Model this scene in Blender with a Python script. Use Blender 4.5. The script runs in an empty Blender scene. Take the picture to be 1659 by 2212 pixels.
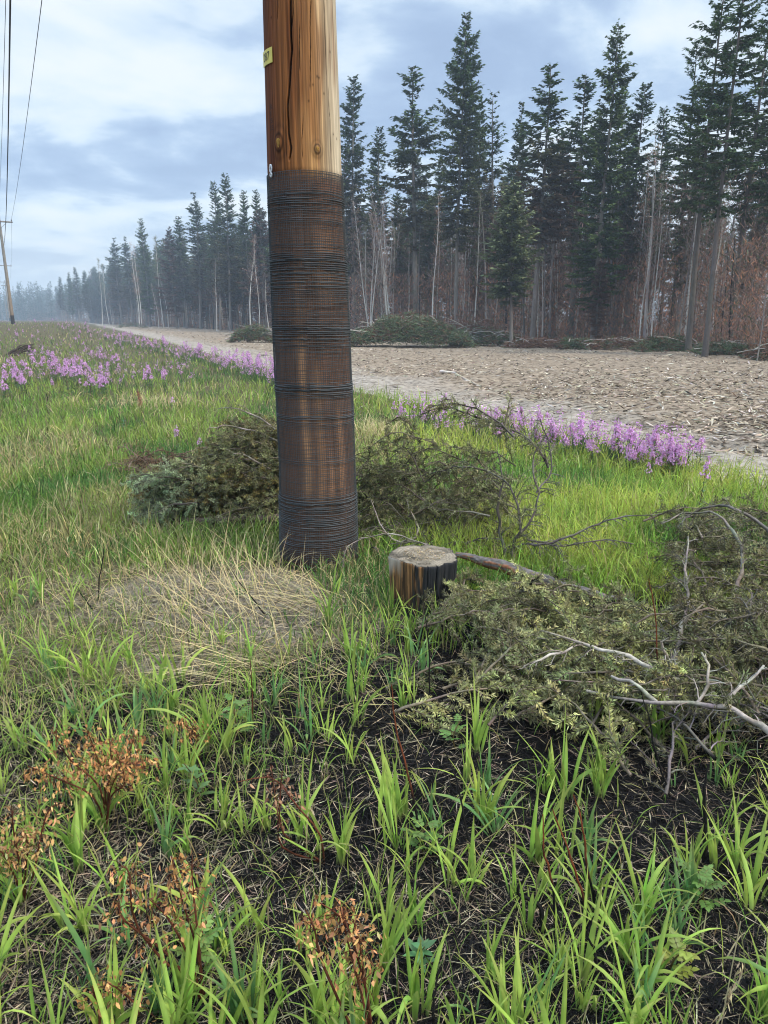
import bpy, math, random
import numpy as np
PI = math.pi
rng = np.random.default_rng(7)
random.seed(7)
sc = bpy.context.scene
COL = sc.collection

# ------------------------------------------------------------------ camera
CAM_H = 1.5
PITCH = math.radians(14.63)
FPX = 1592.6            # focal length in units of a 1659 x 2212 view of the photograph
CX, CY = 829.5, 1106.0
cam = bpy.data.cameras.new("camera")
cam.sensor_fit = 'VERTICAL'
cam.sensor_height = 24.0
cam.lens = 24.0 * FPX / 2212.0
cam.clip_start = 0.05
cam.clip_end = 4000
camo = bpy.data.objects.new("camera", cam)
COL.objects.link(camo)
camo.location = (0, 0, CAM_H)
camo.rotation_euler = (PI / 2 - PITCH, 0, 0)
sc.camera = camo

# ------------------------------------------------------------------ world and light
SUN_EL, SUN_AZ = math.radians(52), math.radians(115)     # azimuth clockwise from +Y
w = bpy.data.worlds.new("World"); sc.world = w; w.use_nodes = True
nt = w.node_tree; nt.nodes.clear()
def N(tree, kind, **kw):
    n = tree.nodes.new(kind)
    for k, v in kw.items():
        if hasattr(n, k) and k not in ('inputs',): setattr(n, k, v)
    return n
def L(tree, a, b): tree.links.new(a, b)
sky = N(nt, 'ShaderNodeTexSky'); sky.sky_type = 'NISHITA'; sky.sun_disc = False
sky.sun_elevation = SUN_EL; sky.sun_rotation = SUN_AZ
bg1 = N(nt, 'ShaderNodeBackground'); bg1.inputs['Strength'].default_value = 0.10
L(nt, sky.outputs[0], bg1.inputs['Color'])
tc = N(nt, 'ShaderNodeTexCoord')
sep = N(nt, 'ShaderNodeSeparateXYZ'); L(nt, tc.outputs['Generated'], sep.inputs[0])
def math_n(tree, op, a, b=None, c=None, clamp=False):
    n = tree.nodes.new('ShaderNodeMath'); n.operation = op; n.use_clamp = clamp
    for i, v in enumerate((a, b, c)):
        if v is None: continue
        if isinstance(v, (int, float)): n.inputs[i].default_value = v
        else: tree.links.new(v, n.inputs[i])
    return n.outputs[0]
# a cloud deck: direction divided by height gives a flat layer seen in perspective
zc = math_n(nt, 'ADD', math_n(nt, 'MAXIMUM', sep.outputs[2], 0.0), 0.16)
cx_ = math_n(nt, 'DIVIDE', sep.outputs[0], zc); cy_ = math_n(nt, 'DIVIDE', sep.outputs[1], zc)
comb = N(nt, 'ShaderNodeCombineXYZ'); L(nt, cx_, comb.inputs[0]); L(nt, cy_, comb.inputs[1]); comb.inputs[2].default_value = 0.7
n1 = N(nt, 'ShaderNodeTexNoise'); n1.inputs['Scale'].default_value = 1.15; n1.inputs['Detail'].default_value = 8; n1.inputs['Roughness'].default_value = 0.52; n1.inputs['Distortion'].default_value = 0.5
L(nt, comb.outputs[0], n1.inputs['Vector'])
n2 = N(nt, 'ShaderNodeTexNoise'); n2.inputs['Scale'].default_value = 3.4; n2.inputs['Detail'].default_value = 6; n2.inputs['Roughness'].default_value = 0.5
L(nt, comb.outputs[0], n2.inputs['Vector'])
mixn = math_n(nt, 'ADD', math_n(nt, 'MULTIPLY', n1.outputs[0], 0.72), math_n(nt, 'MULTIPLY', n2.outputs[0], 0.28))
ramp = N(nt, 'ShaderNodeValToRGB'); L(nt, mixn, ramp.inputs[0])
r = ramp.color_ramp; r.interpolation = 'B_SPLINE'
r.elements[0].position = 0.40; r.elements[0].color = (0.33, 0.44, 0.63, 1)
r.elements[1].position = 0.60; r.elements[1].color = (0.86, 0.90, 0.93, 1)
e = r.elements.new(0.475); e.color = (0.42, 0.55, 0.75, 1)
e = r.elements.new(0.52); e.color = (0.66, 0.79, 0.90, 1)
# low sky goes to a pale smoke grey
hz = N(nt, 'ShaderNodeMapRange'); hz.inputs['From Min'].default_value = 0.0; hz.inputs['From Max'].default_value = 0.16
hz.inputs['To Min'].default_value = 0.85; hz.inputs['To Max'].default_value = 0.0; hz.interpolation_type = 'SMOOTHSTEP'
L(nt, sep.outputs[2], hz.inputs['Value'])
mx = N(nt, 'ShaderNodeMix'); mx.data_type = 'RGBA'
L(nt, hz.outputs[0], mx.inputs[0]); L(nt, ramp.outputs[0], mx.inputs[6]); mx.inputs[7].default_value = (0.60, 0.68, 0.76, 1)
# overcast sky brightens upward; the unseen zenith is boosted to light the ground
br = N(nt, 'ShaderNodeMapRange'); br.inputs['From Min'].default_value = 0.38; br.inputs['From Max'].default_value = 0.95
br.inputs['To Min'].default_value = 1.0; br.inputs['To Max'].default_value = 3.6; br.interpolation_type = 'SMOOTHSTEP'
L(nt, sep.outputs[2], br.inputs['Value'])
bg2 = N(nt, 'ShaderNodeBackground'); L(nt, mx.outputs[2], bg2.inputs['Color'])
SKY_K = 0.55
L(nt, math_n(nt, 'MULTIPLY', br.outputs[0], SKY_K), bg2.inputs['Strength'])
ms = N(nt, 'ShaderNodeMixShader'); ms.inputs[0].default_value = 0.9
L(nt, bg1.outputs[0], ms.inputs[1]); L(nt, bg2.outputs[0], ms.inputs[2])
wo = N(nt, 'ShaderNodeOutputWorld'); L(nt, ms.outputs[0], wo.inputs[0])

sl = bpy.data.lights.new("sun", 'SUN'); sl.energy = 1.5; sl.angle = math.radians(10); sl.color = (1.0, 0.93, 0.82)
so = bpy.data.objects.new("sun", sl); COL.objects.link(so)
from mathutils import Vector
sd = Vector((math.sin(SUN_AZ) * math.cos(SUN_EL), math.cos(SUN_AZ) * math.cos(SUN_EL), math.sin(SUN_EL)))
so.rotation_euler = (-sd).to_track_quat('-Z', 'Y').to_euler()

sc.view_settings.view_transform = 'Standard'; sc.view_settings.look = 'None'
sc.view_settings.gamma = 1.0; sc.view_settings.use_curve_mapping = False
sc.view_settings.exposure = 1.08
sc.render.engine = 'CYCLES'
cy = sc.cycles
cy.max_bounces = 5; cy.diffuse_bounces = 3; cy.glossy_bounces = 2; cy.transmission_bounces = 3
cy.volume_bounces = 0; cy.transparent_max_bounces = 6
cy.filter_width = 1.1
cy.use_denoising = True
cy.sample_clamp_indirect = 6
try: cy.denoising_prefilter = 'ACCURATE'
except Exception: pass

# ------------------------------------------------------------------ helpers: picture <-> ground
cp, sp = math.cos(PITCH), math.sin(PITCH)
def ray(px, py):
    u = (np.asarray(px, float) - CX) / FPX; v = (CY - np.asarray(py, float)) / FPX
    return u, cp + v * sp, -sp + v * cp
def gp(px, py, z=0.0):
    """point at height z seen at a place of the photograph (survey of the ground plane)"""
    dx, dy, dz = ray(px, py); t = (z - CAM_H) / dz
    return np.stack([dx * t, dy * t, np.zeros_like(t) + z], -1)
def atY(px, py, Y):
    dx, dy, dz = ray(px, py); t = Y / dy
    return np.array([dx * t, Y, CAM_H + dz * t])

def _h(ix, iy, s):
    n = (ix.astype(np.int64) * 374761393 + iy.astype(np.int64) * 668265263 + s * 974634777) & 0x7fffffff
    n = ((n ^ (n >> 13)) * 1274126177) & 0x7fffffff
    n = (n ^ (n >> 16)) & 0xffff
    return n / 65535.0
def vn(x, y, s=0):
    x = np.asarray(x, float); y = np.asarray(y, float)
    ix = np.floor(x); iy = np.floor(y); fx = x - ix; fy = y - iy
    fx = fx * fx * (3 - 2 * fx); fy = fy * fy * (3 - 2 * fy)
    a = _h(ix, iy, s); b = _h(ix + 1, iy, s); c = _h(ix, iy + 1, s); d = _h(ix + 1, iy + 1, s)
    return a + (b - a) * fx + (c - a) * fy + (a - b - c + d) * fx * fy
def fbm(x, y, s=0, o=3):
    v = 0; a = 0.5; t = 0
    for i in range(o):
        v = v + a * vn(np.asarray(x) * 2 ** i, np.asarray(y) * 2 ** i, s + 11 * i); t += a; a *= 0.5
    return v / t
def sstep(a, b, x):
    t = np.clip((np.asarray(x, float) - a) / (b - a), 0, 1); return t * t * (3 - 2 * t)

# border of the cleared strip and edge of the forest
BN = np.array([0.927, 0.375]); BC = 5.58
def border(x, y):
    return x * BN[0] + y * BN[1] - BC + 0.5 * (vn(x * 0.6, y * 0.6, 3) - 0.5) + 0.25 * (vn(x * 2.3, y * 2.3, 4) - 0.5)
EDX = np.array([100, 200, 325, 450, 560, 640, 740, 980, 1290, 1530, 1660, 1800], float)
EDY = np.array([420, 290, 180, 128, 98, 82, 66, 56, 46, 38, 32, 28], float)
def edgeY(px): return np.interp(px, EDX, EDY)
def px_of(x, y): return CX + 1646.0 * np.asarray(x, float) / np.maximum(np.asarray(y, float), 0.1)
MOUND = gp(470, 1290)
def H(x, y):
    x = np.asarray(x, float); y = np.asarray(y, float)
    s = border(x, y)
    near = 0.035 * (fbm(x * 1.7, y * 1.7, 21) - 0.5) + 0.02 * (vn(x * 6, y * 6, 22) - 0.5)
    m = 0.07 * np.exp(-(((x - MOUND[0]) / 0.85) ** 2 + ((y - MOUND[1]) / 0.45) ** 2))
    berm = 1.0 * sstep(26, 85, y) * sstep(-1.0, -7.0, s)
    cl = sstep(-0.1, 0.5, s) * (0.26 * (fbm(x * 0.5, y * 0.5, 31) - 0.5) + 0.07 * (vn(x * 2.3, y * 2.3, 33) - 0.5) + 0.02 * (vn(x * 7 + y * 3, y * 7, 34) - .5) - 0.05 - 0.07 * np.exp(-((s - 2.0) / 0.22) ** 2) - 0.06 * np.exp(-((s - 3.7) / 0.22) ** 2) - 0.06 * np.exp(-((s - 6.6) / 0.3) ** 2))
    cl = cl * np.clip(1.4 - y / 60.0, 0.25, 1)
    ridge = 0.10 * np.exp(-((s - 0.9) / 0.35) ** 2) * vn(x * 0.8, y * 0.8, 40)
    return near * (s < 0.3) + m + berm + cl + ridge
def on(p, dz=0.0):
    p = np.array(p, float); p[..., 2] = H(p[..., 0], p[..., 1]) + dz; return p

# ------------------------------------------------------------------ helpers: meshes
def norm(v): return v / np.maximum(np.linalg.norm(v, axis=-1, keepdims=True), 1e-9)
class MB:
    def __init__(s): s.v = []; s.c = []; s.q = []; s.t = []; s.n = 0
    def add(s, v, c, quads=None, tris=None):
        v = np.asarray(v, np.float32).reshape(-1, 3)
        c = np.asarray(c, np.float32)
        if c.ndim == 1: c = np.tile(c, (len(v), 1))
        c = c.reshape(-1, c.shape[-1])
        if c.shape[1] == 3: c = np.hstack([c, np.ones((len(c), 1), np.float32)])
        assert len(c) == len(v), (c.shape, v.shape)
        s.v.append(v); s.c.append(c)
        if quads is not None and len(quads): s.q.append(np.asarray(quads, np.int32).reshape(-1, 4) + s.n)
        if tris is not None and len(tris): s.t.append(np.asarray(tris, np.int32).reshape(-1, 3) + s.n)
        s.n += len(v)
    def mesh(s, name, mat, smooth=True):
        me = bpy.data.meshes.new(name)
        v = np.concatenate(s.v); c = np.concatenate(s.c)
        q = np.concatenate(s.q) if s.q else np.zeros((0, 4), np.int32)
        t = np.concatenate(s.t) if s.t else np.zeros((0, 3), np.int32)
        nl = q.size + t.size; nf = len(q) + len(t)
        me.vertices.add(len(v)); me.vertices.foreach_set('co', v.ravel())
        me.loops.add(nl); me.loops.foreach_set('vertex_index', np.concatenate([q.ravel(), t.ravel()]).astype(np.int32))
        me.polygons.add(nf)
        ls = np.concatenate([np.arange(len(q)) * 4, q.size + np.arange(len(t)) * 3]).astype(np.int32)
        me.polygons.foreach_set('loop_start', ls)
        me.polygons.foreach_set('use_smooth', np.full(nf, smooth))
        a = me.color_attributes.new('Col', 'FLOAT_COLOR', 'POINT')
        a.data.foreach_set('color', c.ravel())
        me.update(calc_edges=True); me.validate()
        me.materials.append(mat)
        return me
    def build(s, name, mat, parent=None, smooth=True, loc=None):
        me = s.mesh(name, mat, smooth)
        o = bpy.data.objects.new(name, me); COL.objects.link(o)
        if loc is not None: o.location = loc
        if parent is not None: o.parent = parent
        return o
def tag(o, label=None, cat=None, group=None, kind=None):
    if label: o['label'] = label
    if cat: o['category'] = cat
    if group: o['group'] = group
    if kind: o['kind'] = kind
    return o
def empty(name, loc=(0, 0, 0), rz=0.0):
    o = bpy.data.objects.new(name, None); COL.objects.link(o)
    o.location = tuple(float(a) for a in loc); o.rotation_euler = (0, 0, rz); o.empty_display_size = 0.1
    return o
def dup(root, loc, rz=0.0, scale=1.0, tilt=(0, 0)):
    c = root.copy(); COL.objects.link(c)
    c.location = tuple(float(a) for a in loc); c.rotation_euler = (tilt[0], tilt[1], rz)
    c.scale = (scale, scale, scale) if isinstance(scale, (int, float)) else scale
    for ch in root.children:
        d = ch.copy(); COL.objects.link(d); d.parent = c
    return c

def tubes(mb, P, R, col, S=5, cap=False):
    """P (N,K,3) centre lines, R (N,K) radii, col (3,) / (N,3) / (N,K,3)"""
    P = np.asarray(P, float)
    if P.ndim == 2: P = P[None]
    n, K, _ = P.shape
    R = np.broadcast_to(np.asarray(R, float), (n, K)) if np.ndim(R) < 2 else np.asarray(R, float)
    T = norm(np.gradient(P, axis=1))
    ref = np.where(np.abs(T.mean(1)[:, 2:3]) < 0.8, np.array([[0, 0, 1.]]), np.array([[1., 0, 0]]))
    U = norm(np.cross(T, ref[:, None, :])); V = np.cross(T, U)
    a = np.arange(S) * 2 * PI / S
    vs = P[:, :, None, :] + R[:, :, None, None] * (U[:, :, None, :] * np.cos(a)[:, None] + V[:, :, None, :] * np.sin(a)[:, None])
    i = np.arange(n)[:, None, None] * K * S + np.arange(K - 1)[None, :, None] * S
    j = np.arange(S)[None, None, :]; j2 = (j + 1) % S
    q = np.stack([i + j, i + j2, i + S + j2, i + S + j], -1).reshape(-1, 4)
    col = np.asarray(col, float)
    if col.ndim == 1: c = np.broadcast_to(col, (n, K, S, 3))
    elif col.ndim == 2: c = np.broadcast_to(col[:, None, None, :], (n, K, S, 3))
    else: c = np.broadcast_to(col[:, :, None, :], (n, K, S, 3))
    mb.add(vs.reshape(-1, 3), c.reshape(-1, 3), q)
def catmull(pts, k):
    pts = np.asarray(pts, float)
    p = np.vstack([2 * pts[0] - pts[1], pts, 2 * pts[-1] - pts[-2]])
    out = []
    m = len(pts) - 1
    for s in np.linspace(0, m - 1e-6, k):
        i = int(s); t = s - i
        a, b, c, d = p[i], p[i + 1], p[i + 2], p[i + 3]
        out.append(0.5 * ((2 * b) + (-a + c) * t + (2 * a - 5 * b + 4 * c - d) * t * t + (-a + 3 * b - 3 * c + d) * t ** 3))
    return np.array(out)
def blades(mb, base, ln, wd, yaw, lean, curve, col, segs=4, fold=0.0, tipcol=None, basecol=None, twist=None):
    base = np.asarray(base, float); n = len(base)
    ln, wd, yaw, lean, curve = [np.broadcast_to(np.asarray(a, float), (n,)) for a in (ln, wd, yaw, lean, curve)]
    t = np.linspace(0, 1, segs + 1)
    th = lean[:, None] + curve[:, None] * t[None] ** 1.3
    ds = ln[:, None] / segs
    sx = np.concatenate([np.zeros((n, 1)), np.cumsum(np.sin((th[:, 1:] + th[:, :-1]) / 2) * ds, 1)], 1)
    sz = np.concatenate([np.zeros((n, 1)), np.cumsum(np.cos((th[:, 1:] + th[:, :-1]) / 2) * ds, 1)], 1)
    d = np.stack([np.cos(yaw), np.sin(yaw), 0 * yaw], -1); sd_ = np.stack([-np.sin(yaw), np.cos(yaw), 0 * yaw], -1)
    C = base[:, None, :] + sx[..., None] * d[:, None, :]; C[..., 2] += sz
    tw = (rng.normal(0, 0.5, n) if twist is None else twist)
    nrm = np.stack([np.cos(th)[..., None] * d[:, None, :], ], 0)[0] * 1.0
    nrm[..., 2] = -np.sin(th)
    ang = tw[:, None] * (0.4 + t[None])
    S_ = sd_[:, None, :] * np.cos(ang)[..., None] + nrm * np.sin(ang)[..., None]
    prof = np.interp(t, [0, 0.12, 0.4, 0.75, 1], [0.45, 0.8, 1.0, 0.7, 0.03])
    hw = 0.5 * wd[:, None] * prof[None]
    l = C - S_ * hw[..., None]; rr = C + S_ * hw[..., None]
    col = np.asarray(col, float)
    if col.ndim == 1: col = np.tile(col, (n, 1))
    cc = np.repeat(col[:, None, :], segs + 1, 1)
    if tipcol is not None:
        cc = cc * (1 - (t ** 3)[None, :, None]) + np.asarray(tipcol) * (t ** 3)[None, :, None]
    if basecol is not None:
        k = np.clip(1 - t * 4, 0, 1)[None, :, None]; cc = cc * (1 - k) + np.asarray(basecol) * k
    if fold > 0:
        mid = C + nrm * (fold * hw[..., None] * -1.0)
        vs = np.stack([l, mid, rr], 2); W = 3
        cc = np.stack([cc, cc * 1.12, cc], 2)
    else:
        vs = np.stack([l, rr], 2); W = 2
        cc = np.stack([cc, cc], 2)
    i = np.arange(n)[:, None, None] * (segs + 1) * W + np.arange(segs)[None, :, None] * W + np.arange(W - 1)[None, None, :]
    q = np.stack([i, i + 1, i + W + 1, i + W], -1).reshape(-1, 4)
    mb.add(vs.reshape(-1, 3), cc.reshape(-1, 3), q)
def slivers(mb, base, d, ln, wd, col, up=None):
    """thin flat diamonds: needles, chips, straws"""
    base = np.asarray(base, float); n = len(base); d = norm(np.asarray(d, float))
    ln = np.broadcast_to(ln, (n,)); wd = np.broadcast_to(wd, (n,))
    rnd = rng.normal(size=(n, 3)) if up is None else up
    s = norm(np.cross(d, rnd))
    m = base + d * (ln * 0.45)[:, None]
    v = np.stack([base, m - s * (wd / 2)[:, None], base + d * ln[:, None], m + s * (wd / 2)[:, None]], 1)
    col = np.asarray(col, float)
    if col.ndim == 1: col = np.tile(col, (n, 1))
    mb.add(v.reshape(-1, 3), np.repeat(col, 4, 0), np.arange(n * 4).reshape(-1, 4))
def jit(col, n, a=0.15, hue=0.05):
    col = np.asarray(col, float)
    if col.ndim == 1: col = np.tile(col, (n, 1))
    return np.clip(col * (1 + rng.normal(0, a, (n, 1))) * (1 + rng.normal(0, hue, (n, 3))), 0.002, 0.95)

# ------------------------------------------------------------------ materials
def mat_new(name):
    m = bpy.data.materials.new(name); m.use_nodes = True; m.node_tree.nodes.clear(); return m, m.node_tree
def leaf_mat(name, rough=0.5, trans=0.3, spec=0.3, nscale=30, namt=0.25):
    m, t = mat_new(name)
    at = N(t, 'ShaderNodeAttribute'); at.attribute_name = 'Col'
    no = N(t, 'ShaderNodeTexNoise'); no.inputs['Scale'].default_value = nscale
    tcn = N(t, 'ShaderNodeTexCoord'); L(t, tcn.outputs['Object'], no.inputs['Vector'])
    k = math_n(t, 'ADD', math_n(t, 'MULTIPLY', no.outputs[0], 2 * namt), 1 - namt)
    vm = N(t, 'ShaderNodeVectorMath'); vm.operation = 'SCALE'; L(t, at.outputs['Color'], vm.inputs[0]); L(t, k, vm.inputs['Scale'])
    b = N(t, 'ShaderNodeBsdfPrincipled'); L(t, vm.outputs[0], b.inputs['Base Color'])
    b.inputs['Roughness'].default_value = rough; b.inputs['Specular IOR Level'].default_value = spec
    o = N(t, 'ShaderNodeOutputMaterial')
    if trans > 0:
        tr = N(t, 'ShaderNodeBsdfTranslucent'); L(t, vm.outputs[0], tr.inputs['Color'])
        mm = N(t, 'ShaderNodeMixShader'); mm.inputs[0].default_value = trans
        L(t, b.outputs[0], mm.inputs[1]); L(t, tr.outputs[0], mm.inputs[2]); L(t, mm.outputs[0], o.inputs[0])
    else: L(t, b.outputs[0], o.inputs[0])
    return m
M_grass = leaf_mat('grass_blades', 0.55, 0.38, 0.16)
M_straw = leaf_mat('straw', 0.6, 0.2, 0.25)
M_needle = leaf_mat('needles', 0.6, 0.15, 0.2, 3.0, 0.3)
M_fneedle = leaf_mat('felled_needles', 0.55, 0.2, 0.25, 9.0, 0.25)
M_petal = leaf_mat('petals', 0.6, 0.45, 0.1)
M_deadleaf = leaf_mat('dead_leaf', 0.55, 0.3, 0.3, 90, 0.4)
M_litter = leaf_mat('litter', 0.75, 0.0, 0.08)
M_plant = leaf_mat('leafy_plant', 0.4, 0.35, 0.35)
def bark_mat(name, vs=(20, 20, 6), bump=0.5, rough=0.85, amt=0.5, spec=0.2, dist=0.01):
    m, t = mat_new(name)
    at = N(t, 'ShaderNodeAttribute'); at.attribute_name = 'Col'
    tcn = N(t, 'ShaderNodeTexCoord'); mp = N(t, 'ShaderNodeMapping'); mp.inputs['Scale'].default_value = vs
    L(t, tcn.outputs['Object'], mp.inputs[0])
    no = N(t, 'ShaderNodeTexNoise'); no.inputs['Scale'].default_value = 1.0; no.inputs['Detail'].default_value = 6
    L(t, mp.outputs[0], no.inputs['Vector'])
    k = math_n(t, 'ADD', math_n(t, 'MULTIPLY', no.outputs[0], 2 * amt), 1 - amt)
    vm = N(t, 'ShaderNodeVectorMath'); vm.operation = 'SCALE'; L(t, at.outputs['Color'], vm.inputs[0]); L(t, k, vm.inputs['Scale'])
    b = N(t, 'ShaderNodeBsdfPrincipled'); L(t, vm.outputs[0], b.inputs['Base Color'])
    b.inputs['Roughness'].default_value = rough; b.inputs['Specular IOR Level'].default_value = spec
    bp = N(t, 'ShaderNodeBump'); bp.inputs['Strength'].default_value = bump; bp.inputs['Distance'].default_value = dist
    L(t, no.outputs[0], bp.inputs['Height']); L(t, bp.outputs[0], b.inputs['Normal'])
    o = N(t, 'ShaderNodeOutputMaterial'); L(t, b.outputs[0], o.inputs[0])
    return m
M_bark = bark_mat('bark', (9, 9, 3), 0.6)
M_birch = bark_mat('birch_bark', (5, 5, 22), 0.1, 0.7, 0.45)
M_twig = bark_mat('twig_bark', (70, 70, 70), 0.9, 0.95, 0.75, 0.05, dist=0.005)
M_logbark = bark_mat('scaly_bark', (38, 38, 38), 1.0, 0.85, 0.5, dist=0.006)
M_char = bark_mat('charred_wood', (90, 90, 5), 0.7, 0.62, 0.55, 0.4, dist=0.004)
def plain(name, col, rough=0.6, metal=0.0):
    m, t = mat_new(name); b = N(t, 'ShaderNodeBsdfPrincipled'); b.inputs['Base Color'].default_value = (*col, 1)
    b.inputs['Roughness'].default_value = rough; b.inputs['Metallic'].default_value = metal
    no = N(t, 'ShaderNodeTexNoise'); no.inputs['Scale'].default_value = 60
    rp = N(t, 'ShaderNodeMapRange'); rp.inputs['To Min'].default_value = rough - 0.1; rp.inputs['To Max'].default_value = rough + 0.15
    L(t, no.outputs[0], rp.inputs['Value']); L(t, rp.outputs[0], b.inputs['Roughness'])
    o = N(t, 'ShaderNodeOutputMaterial'); L(t, b.outputs[0], o.inputs[0]); return m

def ground_mat():
    m, t = mat_new('ground')
    at = N(t, 'ShaderNodeAttribute'); at.attribute_name = 'Col'
    sx = N(t, 'ShaderNodeSeparateColor'); L(t, at.outputs['Color'], sx.inputs[0])
    tcn = N(t, 'ShaderNodeTexCoord')
    def noise(scale, det=5, rough=0.6, mp=None):
        n = N(t, 'ShaderNodeTexNoise'); n.inputs['Scale'].default_value = scale; n.inputs['Detail'].default_value = det; n.inputs['Roughness'].default_value = rough
        if mp:
            q = N(t, 'ShaderNodeMapping'); q.inputs['Scale'].default_value = mp; L(t, tcn.outputs['Object'], q.inputs[0]); L(t, q.outputs[0], n.inputs['Vector'])
        else: L(t, tcn.outputs['Object'], n.inputs['Vector'])
        return n.outputs[0]
    fine = noise(38, 6, 0.7); mid = noise(4.5, 5); big = noise(0.55, 4)
    def rampn(v, els):
        r_ = N(t, 'ShaderNodeValToRGB'); L(t, v, r_.inputs[0]); cr = r_.color_ramp
        cr.elements[0].position, cr.elements[0].color = els[0][0], (*els[0][1], 1)
        cr.elements[1].position, cr.elements[1].color = els[-1][0], (*els[-1][1], 1)
        for p_, c_ in els[1:-1]: e_ = cr.elements.new(p_); e_.color = (*c_, 1)
        return r_.outputs[0]
    def mix(f, a, b):
        x = N(t, 'ShaderNodeMix'); x.data_type = 'RGBA'; L(t, f, x.inputs[0]); L(t, a, x.inputs[6]); L(t, b, x.inputs[7]); return x.outputs[2]
    soil = rampn(fine, [(0.3, (0.030, 0.026, 0.014)), (0.55, (0.11, 0.092, 0.05)), (0.75, (0.24, 0.20, 0.12))])
    burnt = rampn(fine, [(0.35, (0.004, 0.004, 0.004)), (0.6, (0.012, 0.011, 0.010)), (0.8, (0.04, 0.032, 0.025))])
    dirt = rampn(fine, [(0.34, (0.045, 0.038, 0.028)), (0.5, (0.17, 0.145, 0.11)), (0.68, (0.36, 0.32, 0.25))])
    streak = noise(1.0, 8, 0.75, (6, 9, 7))
    clear = rampn(streak, [(0.38, (0.10, 0.082, 0.066)), (0.5, (0.31, 0.265, 0.215)), (0.66, (0.43, 0.38, 0.32))])
    clear2 = rampn(streak, [(0.40, (0.06, 0.044, 0.032)), (0.5, (0.26, 0.20, 0.142)), (0.64, (0.35, 0.285, 0.215))])
    so_ = N(t, 'ShaderNodeSeparateXYZ'); L(t, tcn.outputs['Object'], so_.inputs[0])
    sdist = math_n(t, 'SUBTRACT', math_n(t, 'ADD', math_n(t, 'MULTIPLY', so_.outputs[0], 0.927), math_n(t, 'MULTIPLY', so_.outputs[1], 0.375)), 5.58)
    sdn = math_n(t, 'ADD', math_n(t, 'MULTIPLY', sdist, 0.16), math_n(t, 'SUBTRACT', big, 0.35))
    bigf = rampn(sdn, [(0.40, (0, 0, 0)), (0.72, (1, 1, 1))])
    clear = mix(bigf, clear, clear2)
    floor_ = rampn(mid, [(0.3, (0.035, 0.028, 0.022)), (0.5, (0.10, 0.06, 0.04)), (0.7, (0.16, 0.09, 0.05))])
    def zf(z):   # ragged zone edge
        v = math_n(t, 'ADD', z, math_n(t, 'MULTIPLY', math_n(t, 'SUBTRACT', mid, 0.5), 0.9))
        mr = N(t, 'ShaderNodeMapRange'); mr.inputs['From Min'].default_value = 0.38; mr.inputs['From Max'].default_value = 0.62; L(t, v, mr.inputs['Value']); return mr.outputs[0]
    c = mix(zf(sx.outputs[1]), soil, burnt)
    dz_ = math_n(t, 'ADD', sx.outputs[2], math_n(t, 'ADD', math_n(t, 'MULTIPLY', math_n(t, 'SUBTRACT', mid, 0.5), 1.2), math_n(t, 'MULTIPLY', math_n(t, 'SUBTRACT', fine, 0.5), 1.2)))
    dmr = N(t, 'ShaderNodeMapRange'); dmr.inputs['From Min'].default_value = 0.15; dmr.inputs['From Max'].default_value = 0.85; L(t, dz_, dmr.inputs['Value'])
    c = mix(dmr.outputs[0], c, dirt)
    c = mix(zf(sx.outputs[0]), c, clear)
    c = mix(zf(at.outputs['Alpha']), c, floor_)
    b = N(t, 'ShaderNodeBsdfPrincipled'); L(t, c, b.inputs['Base Color']); b.inputs['Roughness'].default_value = 0.95; b.inputs['Specular IOR Level'].default_value = 0.03
    hgt = math_n(t, 'ADD', math_n(t, 'MULTIPLY', fine, 0.45), math_n(t, 'ADD', math_n(t, 'MULTIPLY', mid, 0.3), math_n(t, 'MULTIPLY', streak, 0.35)))
    bp = N(t, 'ShaderNodeBump'); bp.inputs['Strength'].default_value = 0.9; bp.inputs['Distance'].default_value = 0.05
    L(t, hgt, bp.inputs['Height']); L(t, bp.outputs[0], b.inputs['Normal'])
    o = N(t, 'ShaderNodeOutputMaterial'); L(t, b.outputs[0], o.inputs[0]); return m

# zones (real patches of soil)
def z_burnt(x, y):
    lim = 3.75 + 0.5 * (vn(x * 1.1, y * 1.1, 51) - 0.5) - 0.72 * sstep(0.25, -0.45, x) + 0.2 * sstep(0.6, 1.6, x)
    return sstep(lim + 0.18, lim - 0.18, y)
def z_dirt(x, y):
    a = np.exp(-(((x - MOUND[0] - 0.12) / 0.92) ** 2 + ((y - MOUND[1] + 0.15) / 0.75) ** 2))
    return sstep(0.05, 1.0, a + 0.8 * (fbm(x * 3, y * 3, 61) - 0.5)) * 0.9

# ------------------------------------------------------------------ ground
def spaced(fine_lo, fine_hi, step, lim_lo, lim_hi, grow):
    a = list(np.arange(fine_lo, fine_hi, step))
    s = step; v = a[-1]
    while v < lim_hi: s *= grow; v += s; a.append(min(v, lim_hi))
    s = step; v = a[0]; b = []
    while v > lim_lo: s *= grow; v -= s; b.append(max(v, lim_lo))
    return np.array(b[::-1] + a)
gx = spaced(-3.2, 5.0, 0.035, -760, 760, 1.045)
gy = spaced(0.8, 9.0, 0.035, -60, 900, 1.022)
X, Y = np.meshgrid(gx, gy)
Z = H(X, Y)
pxs = px_of(X, Y)
behind = sstep(-1.0, 2.5, Y - edgeY(pxs)) * (border(X, Y) > 0)
zcol = np.stack([sstep(-0.15, 0.25, border(X, Y)), z_burnt(X, Y), z_dirt(X, Y), behind], -1)
zcol[..., 3] = np.maximum(zcol[..., 3], sstep(300, 340, Y))
mb = MB(); ny, nx = X.shape
idx = (np.arange(ny - 1)[:, None] * nx + np.arange(nx - 1)[None, :])
mb.add(np.stack([X, Y, Z], -1).reshape(-1, 3), zcol.reshape(-1, 4), np.stack([idx, idx + 1, idx + nx + 1, idx + nx], -1).reshape(-1, 4))
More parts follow.
